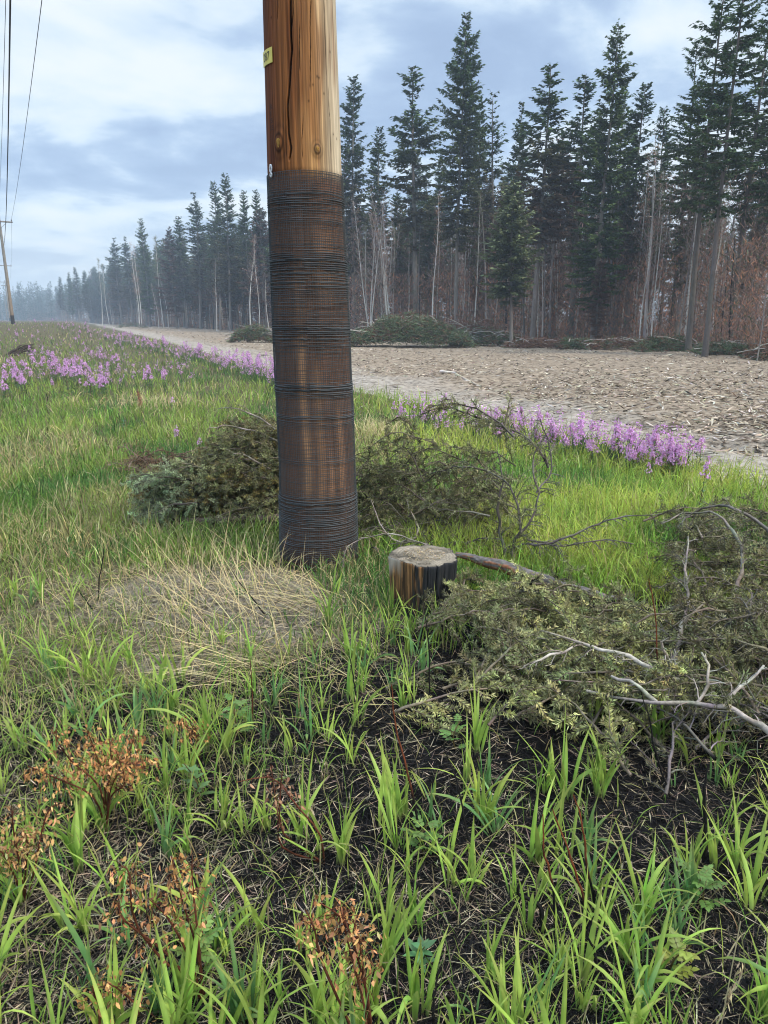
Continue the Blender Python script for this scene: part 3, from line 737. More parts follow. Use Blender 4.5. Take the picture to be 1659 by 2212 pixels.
for pth in [[(470, 880, 5.5), (520, 885, 5.5), (580, 915, 5.5), (610, 945, 5.5)], [(455, 925, 5.4), (500, 920, 5.45), (560, 935, 5.5), (610, 960, 5.5)], [(495, 975, 5.3), (540, 990, 5.3), (610, 1030, 5.35)]]:
    p_ = vec(*[atY(*q) for q in pth])[::-1]
    bough(mw, mn, p_ - OFF, 0.009, 0.003, 0.16, OLIVE, GREYW, 0.35, 0.05)
# trunk lying under the boughs
tp_ = vec(gp(760, 1120, 0.16), gp(600, 1120, 0.14), gp(420, 1125, 0.10), gp(330, 1110, 0.10)); k = MB()
tubes(k, catmull(tp_, 14) - OFF, np.linspace(0.045, 0.012, 14)[None], (0.11, 0.08, 0.06), 10); k.build('trunk', M_logbark, fs)
mw.build('branches', M_twig, fs); mn.build('needles', M_fneedle, fs, smooth=False)

# heap of dead twigs behind it
dh = empty('twig_heap', gp(335, 1040)); OFF = np.array(dh.location); tag(dh, 'low heap of brown dead twigs left of the olive felled spruce', 'twig heap')
mw, mn = MB(), MB()
for i in range(34):
    a = rng.uniform(0, 2 * PI); px = rng.uniform(285, 400); py = rng.uniform(975, 1040); p0 = gp(px, 1035, 0.0) + np.array([0, rng.uniform(-.1, .25), rng.uniform(0.02, 0.10)])
    p0[2] = rng.uniform(0.03, 0.20); L0 = rng.uniform(0.2, 0.5)
    d = np.array([math.cos(a), 0.5 * math.sin(a), rng.uniform(-0.1, 0.22)]) * L0
    p1 = p0 + d; p1[2] = max(0.02, p1[2])
    bough(mw, mn, vec(p0, (p0 + p1) / 2 + [0, 0, 0.05], p1) - OFF, 0.006, 0.002, 0.14, (0.2, .12, .06), [(0.13, 0.085, 0.06), (0.22, 0.16, 0.12), (.07, .05, .04)][i % 3], 0.2, 0.03, sub=True, needle=(i % 2 == 0))
mw.build('twigs', M_twig, dh); mn.build('dead_needles', M_fneedle, dh, smooth=False)

# spruce top fallen right of the pole, behind the stump
fs = empty('felled_spruce', gp(900, 1150)); OFF = np.array(fs.location)
tag(fs, 'sparse felled spruce top with tangled twigs behind the charred stump, right of the pole', 'felled spruce')
mw, mn = MB(), MB()
def top2(px): return np.interp(px, [770, 800, 850, 900, 960, 1010, 1060], [1000, 960, 930, 880, 905, 955, 1010])
for i in range(98):
    px = rng.uniform(772, 1060); ty = top2(px); py = ty + 6 + (1175 - ty) * rng.uniform() ** .8; 
    Yd = 4.6 + 0.6 * rng.uniform() + (1150 - py) / 300 * 0.3; tip = atY(px, py, Yd); tip[2] = max(0.04, tip[2])
    sgn = rng.choice([-1, 1]); root = tip + np.array([sgn * rng.uniform(.15, .45), rng.uniform(-.1, .2), rng.uniform(-.30, .02)]); root[2] = max(0.05, root[2])
    ln = np.linalg.norm(tip - root)
    if ln > 0.5: root = tip + (root - tip) * 0.5 / ln
    bough(mw, mn, vec(root, (tip + root) / 2 + [0, 0, 0.07], tip) - OFF, 0.005, 0.0018, 0.14, np.array(OLIVE) * rng.uniform(0.7, 1.35), BROWNW, 0.8, 0.036)
for i in range(26):   # grey dead twigs close to the ground
    p0 = gp(rng.uniform(780, 1050), rng.uniform(1130, 1200), rng.uniform(0.02, 0.16)); a = rng.uniform(0, 2 * PI); p1 = p0 + np.array([math.cos(a), math.sin(a) * 0.5, rng.uniform(-.1, .2)]) * rng.uniform(.15, .4); p1[2] = max(.02, p1[2])
    bough(mw, mn, vec(p0, (p0 + p1) / 2 + [0, 0, 0.04], p1) - OFF, 0.005, 0.0015, 0.12, OLIVE, (0.12, 0.10, 0.085), 0.0, 0.03, needle=False)
for pth, r0 in [([(882, 1170, 4.5), (905, 1150, 4.55), (890, 1110, 4.6), (880, 1080, 4.65)], 0.011), ([(1060, 1115, 4.6), (1000, 1105, 4.65), (950, 1100, 4.7), (905, 1070, 4.75)], 0.007),
                ([(880, 1170, 4.3), (850, 1165, 4.35), (820, 1130, 4.4), (800, 1080, 4.45)], 0.007), ([(925, 1180, 4.2), (880, 1160, 4.2), (830, 1155, 4.15), (775, 1165, 4.1), (745, 1190, 4.0), (740, 1225, 3.98)], 0.004)]:
    bough(mw, mn, vec(*[atY(*q) for q in pth]) - OFF, r0, 0.002, 0.10, OLIVE, GREYW, 0.05, 0.05, sub=False)
mw.build('branches', M_twig, fs); mn.build('needles', M_fneedle, fs, smooth=False)

# fallen trunk right of the stump with its upright limbs
fl_ = empty('fallen_log', gp(1150, 1290)); OFF = np.array(fl_.location)
tag(fl_, 'fallen spruce trunk with reddish peeling bark and upright bare limbs, right of the stump', 'fallen log')
mb = MB(); c = catmull(vec(gz(985, 1198, 0.17), gz(1080, 1222, 0.15), gz(1180, 1258, 0.11), gz(1280, 1288, 0.07), gz(1370, 1300, 0.05)), 170)
c = c + np.stack([0.004 * np.sin(np.arange(170) * .11), 0 * np.arange(170), 0.004 * np.sin(np.arange(170) * .17)], -1)
t_ = np.linspace(0, 1, 170); rr_ = np.interp(t_, [0, .1, .3, .75, 1], [0.014, 0.024, 0.037, 0.034, 0.011]) * (1 + 0.12 * (vn(t_ * 8, t_ * 0, 4) - .5))
Sx = 36; T = norm(np.gradient(c, axis=0)); U = norm(np.cross(T, EZ[None])); V = np.cross(T, U) * -1; a = np.arange(Sx) * 2 * PI / Sx
nn = fbm(np.tile(a, (170, 1)) * 2.2, t_[:, None] * 16 + 0 * a[None], 97, 3)
rad = rr_[:, None] * (1 + 0.16 * (nn - .5) + 0.30 * (fbm(np.tile(a, (170, 1)) * 4, t_[:, None] * 70 + 0 * a[None], 197, 3) - .5))
vs = c[:, None] + rad[..., None] * (U[:, None] * np.cos(a)[None, :, None] + np.cross(U, T)[:, None] * np.sin(a)[None, :, None])
upf = np.sin(a)[None] + 0 * nn; red = sstep(0.42, 0.60, nn + 0.22 * (-upf)) * sstep(1.0, 0.75, t_)[:, None]
cc = (np.array([0.13, 0.115, 0.105]) * (1 - red[..., None]) + np.array([0.24, 0.10, 0.05]) * red[..., None]) * (0.4 + 1.2 * fbm(np.tile(a, (170, 1)) * 5, t_[:, None] * 40 + 0 * a[None], 99))[..., None]
ii = np.arange(169)[:, None] * Sx; jj = np.arange(Sx)[None]; j2 = (jj + 1) % Sx
mb.add((vs - OFF).reshape(-1, 3), cc.reshape(-1, 3), np.stack([ii + jj, ii + j2, ii + Sx + j2, ii + Sx + jj], -1).reshape(-1, 4)); mb.build('trunk', M_logbark, fl_)
limbs = [([(1092, 1205, 4.30), (1080, 1150, 4.35), (1078, 1080, 4.4), (1085, 1030, 4.45), (1075, 975, 4.5)], 0.012, 0.05),
         ([(1108, 1205, 4.28), (1112, 1165, 4.3), (1150, 1120, 4.3), (1163, 1060, 4.35), (1150, 1000, 4.4), (1175, 940, 4.5)], 0.011, 0.05),
         ([(1125, 1150, 4.3), (1118, 1090, 4.35), (1095, 1045, 4.4), (1040, 1015, 4.5), (985, 1010, 4.6), (930, 1025, 4.7)], 0.008, 0.35),
         ([(1185, 1010, 4.5), (1150, 955, 4.55), (1085, 920, 4.6), (1010, 895, 4.65), (960, 878, 4.7), (905, 900, 4.8)], 0.008, 0.35),
         ([(1110, 945, 4.5), (1070, 905, 4.5), (1020, 880, 4.55), (970, 870, 4.6), (930, 880, 4.65)], 0.006, 0.8),
         ([(1160, 1065, 4.35), (1190, 1020, 4.4), (1188, 960, 4.45), (1165, 905, 4.5)], 0.006, 0.0),
         ([(1125, 1175, 4.28), (1190, 1172, 4.2), (1260, 1145, 4.2), (1330, 1118, 4.2), (1430, 1110, 4.2)], 0.008, 0.0),
         ([(1140, 1165, 4.26), (1210, 1180, 4.2), (1300, 1165, 4.2), (1370, 1175, 4.2)], 0.005, 0.0)]
for pth, r0, nd in limbs:
    lw, ln_ = MB(), MB()
    bough(lw, ln_, vec(*[atY(*q) for q in pth]) - OFF, r0, 0.003, 0.13 if nd < .2 else 0.20, np.array(OLIVE) * 1.15, (0.12, 0.105, 0.09), nd, 0.028, sub=True, needle=nd > 0)
    lo = lw.build('limb', M_twig, fl_)
    if nd > 0: ln_.build('needles', M_fneedle, lo, smooth=False)

# big heap of felled spruce tops at the right
def right_heap(name, label, pts, n, cols, nd, hmax, lenr=(0.3, 0.6), wcol=BROWNW, seedshift=0, cat='felled spruce'):
    e_ = empty(name, gp(*pts[0])); OFF = np.array(e_.location); tag(e_, label, cat)
    mw, mn = MB(), MB()
    poly = np.array(pts, float)
    def inside(x, y):
        c_ = False; j = len(poly) - 1
        for i in range(len(poly)):
            if (poly[i][1] > y) != (poly[j][1] > y) and x < (poly[j][0] - poly[i][0]) * (y - poly[i][1]) / (poly[j][1] - poly[i][1] + 1e-9) + poly[i][0]: c_ = not c_
            j = i
        return c_
    k = 0
    while k < n:
        px = rng.uniform(poly[:, 0].min(), poly[:, 0].max()); py = rng.uniform(poly[:, 1].min(), poly[:, 1].max())
        if not inside(px, py): continue
        k += 1
        h = hmax * rng.uniform(0.15, 1) ; tip = gz(px, py, h); a = rng.uniform(0, 2 * PI) if rng.uniform() < .5 else rng.normal(0.2, 0.7)
        ln = rng.uniform(*lenr); root = tip + np.array([math.cos(a), 0.8 * math.sin(a), rng.uniform(-0.25, 0.05)]) * ln; root[2] = max(0.03, root[2]); tip[2] = max(0.02, tip[2])
        ci = cols[rng.integers(len(cols))]
        bough(mw, mn, vec(root, (tip + root) / 2 + [0, 0, 0.04], tip) - OFF, 0.006, 0.002, 0.17, np.array(ci) * rng.uniform(0.8, 1.25), wcol, nd, 0.034)
    return e_, mw, mn, OFF
e_, mw, mn, OFF = right_heap('felled_spruce', 'heap of felled spruce tops with yellow-green needles in front of the fallen trunk', [(1080, 1370), (960, 1285), (1030, 1265), (1180, 1290), (1320, 1320), (1420, 1300), (1450, 1400), (1400, 1500), (1260, 1505), (1080, 1490), (1045, 1440)], 96, [OLIVE, OLIVE, YELG, (0.22, 0.23, 0.10)], 0.95, 0.24)
for pth, r0 in [([(1500, 1475, .10), (1450, 1465, .14), (1405, 1440, .2), (1340, 1412, .22), (1250, 1385, .22), (1165, 1358, .2)], 0.011),
                ([(1452, 1470, .12), (1440, 1420, .26), (1432, 1385, .34)], 0.009), ([(1240, 1395, .2), (1180, 1420, .2), (1130, 1440, .16)], 0.005)]:
    bough(mw, mn, vec(*[gz(q[0], q[1], q[2] + 0.06) for q in pth]) - OFF, r0, 0.004, 0.10, OLIVE, (0.33, 0.29, 0.235), 0.05, 0.03, sub=True)
mw.build('branches', M_twig, e_); mn.build('needles', M_fneedle, e_, smooth=False)
e_, mw, mn, OFF = right_heap('felled_spruce', 'tall tangle of arching felled spruce boughs at the right edge', [(1420, 1300), (1400, 1180), (1480, 1110), (1570, 1090), (1700, 1100), (1760, 1300), (1720, 1420), (1560, 1440), (1460, 1400)], 90, [OLIVE, (0.20, 0.19, 0.075), (0.14, .13, .06)], 0.6, 0.34)
for pth, r0, nd in [([(1700, 1190, .30), (1640, 1130, .42), (1590, 1100, .48), (1540, 1092, .47), (1490, 1110, .42), (1460, 1140, .36)], 0.010, .35),
                ([(1582, 1320, .12), (1592, 1270, .24), (1603, 1205, .34), (1585, 1150, .42), (1545, 1112, .45), (1480, 1108, .42), (1430, 1130, .38)], 0.011, .3),
                ([(1450, 1440, .10), (1470, 1370, .2), (1483, 1300, .28), (1478, 1230, .36), (1490, 1160, .42)], 0.012, .05),
                ([(1700, 1300, .3), (1620, 1330, .28), (1560, 1340, .26), (1500, 1320, .26)], 0.008, 0.0),
                ([(1700, 1350, .2), (1600, 1370, .2), (1500, 1380, .2)], 0.006, 0.0), ([(1660, 1400, .15), (1620, 1330, .3), (1600, 1290, .36)], 0.007, 0.0)]:
    bough(mw, mn, vec(*[gz(q[0], q[1], q[2] + 0.06) for q in pth]) - OFF, r0, 0.003, 0.16, OLIVE, (0.16, 0.14, 0.12), nd, 0.04, needle=nd > 0)
mw.build('branches', M_twig, e_); mn.build('needles', M_fneedle, e_, smooth=False)
e_, mw, mn, OFF = right_heap('fallen_limb', 'long grey lichened limb lying lowest at the right, over dead twigs', [(1480, 1400), (1560, 1440), (1720, 1420), (1740, 1590), (1600, 1560), (1420, 1530), (1300, 1510), (1400, 1480)], 44, [(0.15, .13, .07), OLIVE], 0.22, 0.16, wcol=(0.16, 0.14, 0.125), cat='fallen limb')
for pth, r0 in [([(1760, 1640, .10), (1659, 1580, .13), (1610, 1548, .15), (1570, 1528, .16), (1480, 1520, .16), (1380, 1512, .16), (1270, 1495, .15)], 0.012),
                ([(1420, 1515, .16), (1370, 1480, .2), (1320, 1460, .2)], 0.007), ([(1560, 1530, .15), (1600, 1480, .2), (1650, 1440, .22)], 0.006), ([(1500, 1522, .15), (1530, 1470, .22), (1520, 1410, .28)], 0.006)]:
    bough(mw, mn, vec(*[gz(q[0], q[1], q[2] + 0.06) for q in pth]) - OFF, r0, 0.005, 0.10, OLIVE, (0.27, 0.24, 0.20), 0.0, 0.035, sub=True, needle=False)
mw.build('branches', M_twig, e_); mn.build('sparse_needles', M_fneedle, e_, smooth=False)

# ------------------------------------------------------------------ grasses
def sample_px(n, x0, x1, y0, y1):
    return rng.uniform(x0, x1, n), rng.uniform(y0, y1, n)
def away_from_things(p, pad=0.0):
    ok = np.hypot(p[:, 0] - PO[0], p[:, 1] - YC) > 0.26 + pad
    return ok & (np.hypot(p[:, 0] - SC[0], p[:, 1] - SC[1]) > 0.19 + pad)
G1 = np.array([0.150, 0.260, 0.045]); G2 = np.array([0.27, 0.345, 0.070]); G3 = np.array([0.50, 0.43, 0.20]); G4 = np.array([0.085, 0.18, 0.040])
# meadow: dense fine grass beyond the burnt patch
mb = MB()
px, py = sample_px(150000, -140, 1820, 712, 1420)
p = gp(px, py); keep = (border(p[:, 0], p[:, 1]) < -0.05 + rng.normal(0, 0.15, len(p))) & away_from_things(p) & (rng.uniform(size=len(p)) > 0.93 * z_burnt(p[:, 0], p[:, 1])) & (rng.uniform(size=len(p)) > 0.95 * z_dirt(p[:, 0], p[:, 1]))
heap1 = (px > 280) & (px < 700) & (py > 1000) & (py < 1165); heap2 = (px > 780) & (px < 1060) & (py > 1060) & (py < 1190)
keep &= ~((heap1 | heap2) & (rng.uniform(size=len(px)) < 0.9))
keep &= rng.uniform(size=len(px)) > 0.92 * sstep(1160, 1270, py) * sstep(780, 640, px)
p = on(p[keep]); px = px[keep]; py = py[keep]; n = len(p)
dist = p[:, 1]
pat = fbm(p[:, 0] * 1.1, p[:, 1] * 1.1, 101, 3); pat2 = fbm(p[:, 0] * 0.5 + 7, p[:, 1] * 0.35, 102, 3); f3 = rng.uniform(size=n)
right = sstep(760, 900, px)
dry = np.clip(sstep(0.52, 0.72, pat2) * (1 - 0.6 * right) + 0.55 * sstep(1130, 1260, py) * (1 - right) + 0.35 * sstep(30, 60, dist), 0, 0.9)
dead = f3 < (0.10 + 0.55 * dry)
col = G1 + (G2 - G1) * sstep(0.35, 0.7, pat)[:, None]
col = np.where((pat < 0.36)[:, None], G4, col) * (1 + right[:, None] * np.array([0.45, 0.32, 0.2]))
col = np.where(dead[:, None], G3 * rng.uniform(0.55, 1.15, (n, 1)), col)
col = jit(col, n, 0.34, 0.08)
ln = rng.uniform(0.10, 0.27, n) * (0.75 + 0.6 * pat) * (1 + .25 * right) * (1 - 0.35 * sstep(1130, 1300, py)); wd = 0.0030 + 0.00075 * dist ** 1.0 * rng.uniform(.6, 1.1, n)
blades(mb, p, ln, np.minimum(wd, 0.035), rng.uniform(0, 2 * PI, n), np.abs(rng.normal(0.15, 0.2, n)), rng.uniform(0.1, 1.7, n), col, 3, tipcol=None)
mg = mb.build('meadow_grass', M_grass); tag(mg, 'dense fine green and straw coloured grass beyond the burnt ground', 'grass', kind='stuff')

# young broad grass sprouting from burnt ground
mb = MB()
hole = [(800, 1720, 120), (1010, 1480, 110), (1120, 1650, 70), (640, 1730, 90), (960, 2090, 90), (1560, 2080, 90), (1230, 1600, 60), (700, 1950, 70), (1120, 2060, 80), (1350, 1780, 60), (1640, 2120, 80), (60, 1500, 60)]
cnt = 0; TB = []; tl = []
while cnt < 500:
    x_ = rng.uniform(-160, 1820); y_ = 1290 + 1300 * rng.uniform() ** 1.3
    if y_ > 2300 and rng.uniform() < 0.68: continue
    if 1750 < y_ <= 2300 and rng.uniform() < 0.30: continue
    if any((x_ - hx) ** 2 + (y_ - hy) ** 2 < hr * hr for hx, hy, hr in hole) and rng.uniform() < 0.85: continue
    q_ = gp(x_, y_)
    if z_dirt(q_[0], q_[1]) > 0.3 and rng.uniform() < 0.85: continue
    if not away_from_things(q_[None])[0]: continue
    if vn(q_[0] * 3.2, q_[1] * 3.2, 110) < 0.36 and rng.uniform() < 0.6: continue
    if 1040 < x_ < 1560 and 1290 < y_ < 1500 and rng.uniform() < .9: continue
    TB.append(q_); tl.append((x_, y_)); cnt += 1
TB = on(np.array(TB)); tl = np.array(tl)
nb = rng.integers(3, 13, len(TB)); ids = np.repeat(np.arange(len(TB)), nb); n = len(ids)
sz = rng.uniform(0.5, 1.2, len(TB)) * np.interp(tl[:, 1], [1300, 1600, 2500], [0.85, 0.95, 0.92])
size = sz[ids]; ty = rng.uniform(0, 2 * PI, len(TB)); lw = rng.normal(0, 1, len(TB))
base = TB[ids] + np.stack([rng.normal(0, 0.010, n), rng.normal(0, 0.010, n), np.zeros(n)], -1)
yaw = rng.uniform(0, 2 * PI, n); 
ln = size * rng.uniform(0.11, 0.30, n); wd = size * rng.uniform(0.0065, 0.0155, n)
tcol = G1 * 1.6 + (G2 * 1.6 - G1 * 1.6) * rng.uniform(0, 1, (len(TB), 1)); bl = rng.uniform(size=len(TB)) < 0.22; tcol[bl] = np.array([0.14, 0.30, 0.10])
col = jit(tcol[ids], n, 0.14, 0.05)
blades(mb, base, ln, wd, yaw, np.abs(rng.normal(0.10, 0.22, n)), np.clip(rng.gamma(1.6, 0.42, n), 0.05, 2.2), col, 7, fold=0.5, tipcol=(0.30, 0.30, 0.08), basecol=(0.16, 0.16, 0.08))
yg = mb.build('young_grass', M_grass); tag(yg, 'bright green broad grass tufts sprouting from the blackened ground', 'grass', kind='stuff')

# thinner green and half dry grass between, mainly at the left
mb = MB()
px, py = sample_px(44000, -150, 1800, 1200, 2600)
p = gp(px, py); wgt = 0.07 + 1.0 * sstep(1000, 300, px) * sstep(2000, 1400, py) + 0.15 * sstep(1700, 2400, py) * sstep(500, 0, px)
keep = away_from_things(p) & (rng.uniform(size=len(p)) < wgt * (1 - 0.75 * z_dirt(p[:, 0], p[:, 1])) * (0.3 + vn(p[:, 0] * 4, p[:, 1] * 4, 120)))
p = on(p[keep]); n = len(p); m_ = rng.uniform(size=n)
col = np.where((m_ < 0.38)[:, None], np.array([0.34, 0.28, 0.14]), np.where((m_ < 0.7)[:, None], G2, G1)); col = jit(col, n, 0.25, 0.06)
blades(mb, p, rng.uniform(0.05, 0.17, n), rng.uniform(0.0015, 0.0042, n), rng.uniform(0, 2 * PI, n), np.abs(rng.normal(0.3, 0.3, n)), rng.uniform(0.2, 1.8, n), col, 4)
o = mb.build('mixed_grass', M_grass); tag(o, 'short sparse half dry grass at the lower left', 'grass', kind='stuff')

# long pale straw by the pole
mb = MB()
def straw(cx, cy, n, l0, l1, yaw0, ysp, lean0, lean1, c0, c1, rad=0.10, w=(0.0018, 0.0034)):
    b = on(gp(cx + rng.normal(0, 1, n) * 1, cy + rng.normal(0, 1, n) * 1) + np.stack([rng.normal(0, rad, n), rng.normal(0, rad, n), 0 * np.zeros(n)], -1))
    b = b[away_from_things(b)]; n = len(b)
    blades(mb, b, rng.uniform(l0, l1, n), rng.uniform(*w, n), rng.normal(yaw0, ysp, n), rng.uniform(lean0, lean1, n), rng.uniform(c0, c1, n), jit((0.55, 0.44, 0.22), n, 0.18, 0.05), 7)
straw(500, 1350, 46, 0.35, 0.75, 2.5, 0.55, 0.7, 1.2, 0.1, 0.7, 0.16)
straw(500, 1330, 26, 0.30, 0.55, 1.9, 0.6, 0.35, 0.8, 0.1, 0.8, 0.16)
straw(430, 1310, 60, 0.2, 0.45, 3.1, 1.5, 0.7, 1.3, 0.1, 0.6, 0.25)
straw(700, 1330, 70, 0.25, 0.6, 3.5, 0.35, 0.8, 1.2, 0.2, 0.7, 0.10)
straw(560, 1440, 60, 0.25, 0.55, 3.9, 0.4, 0.9, 1.3, 0.2, 0.6, 0.12)
straw(600, 1260, 30, 0.15, 0.35, 1.2, 1.0, 0.2, 0.8, 0.4, 1.4, 0.08)
straw(790, 1240, 10, 0.2, 0.4, 1.9, 0.8, 0.3, 0.9, 0.4, 1.4, 0.05)
straw(650, 1300, 260, 0.05, 0.2, 0, 3, 0.9, 1.5, 0, 0.3, 0.35, (0.0015, 0.003))
straw(330, 1300, 500, 0.05, 0.2, 0, 3, 0.9, 1.5, 0, 0.3, 0.6, (0.0015, 0.003))
straw(800, 1480, 40, 0.15, 0.3, 2.8, 1.0, 1.2, 1.5, 0, 0.3, 0.15)
# straw tussock behind the pole on the right and stalks
straw(815, 950, 260, 0.25, 0.5, 1.6, 1.3, 0.1, 0.7, 0.4, 1.8, 0.16, (0.003, 0.006))
straw(790, 870, 12, 0.5, 0.8, 1.2, 0.9, 0.05, 0.25, 0.1, 0.6, 0.2, (0.004, 0.006))
straw(330, 880, 320, 0.2, 0.4, 1.6, 1.6, 0.1, 0.7, 0.4, 1.8, 0.5, (0.004, 0.008))
straw(250, 1290, 420, 0.06, 0.22, 0, 3, 0.5, 1.45, 0, 0.6, 0.5, (0.0015, 0.0035))
straw(150, 1380, 420, 0.05, 0.18, 0, 3, 0.6, 1.45, 0, 0.5, 0.5, (0.0015, 0.003))
straw(520, 1420, 300, 0.05, 0.18, 0, 3, 0.8, 1.5, 0, 0.5, 0.3, (0.0015, 0.003))
o = mb.build('dry_straw', M_straw); tag(o, 'long pale dry straw arching over the bare earth by the pole', 'dry grass', kind='stuff')

# burnt and grey litter on the ground
mb = MB()
px, py = sample_px(110000, -150, 1810, 1150, 2650)
p = gp(px, py); keep = away_from_things(p, -0.02); p = p[keep]; zb_ = z_burnt(p[:, 0], p[:, 1]); p = on(p, 0); n = len(p)
p[:, 2] += rng.uniform(0.001, 0.014, n); a = rng.uniform(0, 2 * PI, n); d = np.stack([np.cos(a), np.sin(a), rng.normal(0.02, 0.12, n)], -1)
m_ = rng.uniform(size=n)
dirtz = z_dirt(p[:, 0], p[:, 1]); lefty = sstep(700, 200, px_of(p[:, 0], p[:, 1])) * 0.16
pg = 0.17 + 0.35 * vn(p[:, 0] * 3, p[:, 1] * 3, 130) ** 2 + lefty + 0.5 * dirtz + 0.4 * (1 - zb_)
col = np.where((m_ < pg * 0.55)[:, None], np.array([0.33, 0.27, 0.18]), np.where((m_ < pg)[:, None], np.array([0.14, 0.105, 0.075]), np.array([0.011, 0.010, 0.010])))
col = jit(col, n, 0.35, 0.06)
slivers(mb, p, d, rng.uniform(0.02, 0.10, n), rng.uniform(0.0014, 0.0036, n), col, up=np.tile([0, 0, 1.0], (n, 1)) + rng.normal(0, 0.3, (n, 3)))
o = mb.build('burnt_litter', M_litter, smooth=False); tag(o, 'blackened and grey straw litter matted on the burnt ground', 'litter', kind='stuff')

# wood chips over the cleared strip
mb = MB()
px, py = sample_px(120000, -100, 1850, 704, 1130)
p = gp(px, py); s_ = border(p[:, 0], p[:, 1]); thick = fbm(p[:, 0] * 0.35, p[:, 1] * 0.3, 140, 3)
band = sstep(1.2, 3.6, s_) * 0.88 + 0.07
keep = (s_ > 0.25) & (rng.uniform(size=len(p)) < band * sstep(0.30, 0.60, thick + 0.1)) & (p[:, 1] < edgeY(px) + 2)
p = on(p[keep]); n = len(p); dist = p[:, 1]
p[:, 2] += rng.uniform(0.0, 0.03, n)
a = rng.uniform(0, 2 * PI, n); d = np.stack([np.cos(a), np.sin(a), rng.normal(0.05, 0.2, n)], -1)
pal = np.array([[0.42, 0.34, 0.24], [0.31, 0.24, 0.17], [0.19, 0.14, 0.10], [0.06, 0.05, 0.04], [0.40, 0.36, 0.31], [0.60, 0.53, 0.42]])
col = jit(pal[rng.choice(6, n, p=[.22, .22, .2, .18, .12, .06])], n, 0.2, 0.05)
slivers(mb, p, d, rng.uniform(0.05, 0.26, n) * (0.7 + 0.014 * dist), rng.uniform(0.012, 0.036, n) * (0.8 + 0.015 * dist), col, up=np.tile([0, 0, 1.0], (n, 1)) + rng.normal(0, 0.5, (n, 3)))
n = 1500; px, py = sample_px(n, -80, 1840, 712, 1080); p = gp(px, py); s_ = border(p[:, 0], p[:, 1])
k_ = (s_ > 0.8) & (p[:, 1] < edgeY(px)) & (vn(p[:, 0] * .25, p[:, 1] * .2, 144) > .42); p = on(p[k_], 0.03); n = len(p); a = rng.uniform(0, 6.28, n)
slivers(mb, p, np.stack([np.cos(a), np.sin(a), rng.normal(0.02, .08, n)], -1), rng.uniform(.2, .9, n), rng.uniform(.012, .035, n) * (.6 + .015 * p[:, 1]), jit(pal[rng.choice(6, n, p=[.1, .15, .25, .35, .05, .1])], n, .2), up=np.tile([0, 0, 1.], (n, 1)) + rng.normal(0, .6, (n, 3)))
o = mb.build('wood_chips', M_litter, smooth=False); tag(o, 'shredded tan wood chips strewn over the cleared dirt strip', 'wood chips', kind='stuff')
# loose sticks on the strip
for pts, r0, colr, lab in [([(985, 812), (1010, 819), (1040, 827)], 0.04, (0.42, 0.35, 0.26), 'pale peeled pole lying on the cleared strip beyond the fallen spruce'),
                      ([(952, 803), (985, 806)], 0.05, (0.62, 0.56, 0.46), 'short whitish log end beside the pale peeled pole'),
                      ([(1468, 1053), (1500, 1045), (1548, 1035)], 0.012, (0.10, 0.08, 0.07), 'thin black stick lying on grey dirt behind the fireweed'),
                      ([(1640, 1060), (1690, 1067), (1740, 1075)], 0.018, (0.10, 0.085, 0.07), 'dark fallen branch at the right end of the dirt strip'),
                      ([(1600, 1130), (1640, 1160), (1668, 1180)], 0.016, (0.28, 0.23, 0.19), 'grey crooked stick above the arching spruce boughs'),
                      ([(1640, 1062), (1665, 1075), (1690, 1071)], 0.012, (.16, .13, .11), 'short twig across the dark fallen branch')][:4]:
    q_ = vec(*[on(gp(a_, b_), r0 * .7) for a_, b_ in pts]); mb = MB(); c_ = catmull(q_, 12); c_[:, 2] += 0.003 * np.sin(np.arange(12))
    tubes(mb, c_ - q_[0], np.linspace(r0, r0 * .5, 12)[None], jit(colr, 12, .1)[None], 7)
    o = mb.build('stick', M_twig, loc=tuple(q_[0])); tag(o, lab, 'stick')

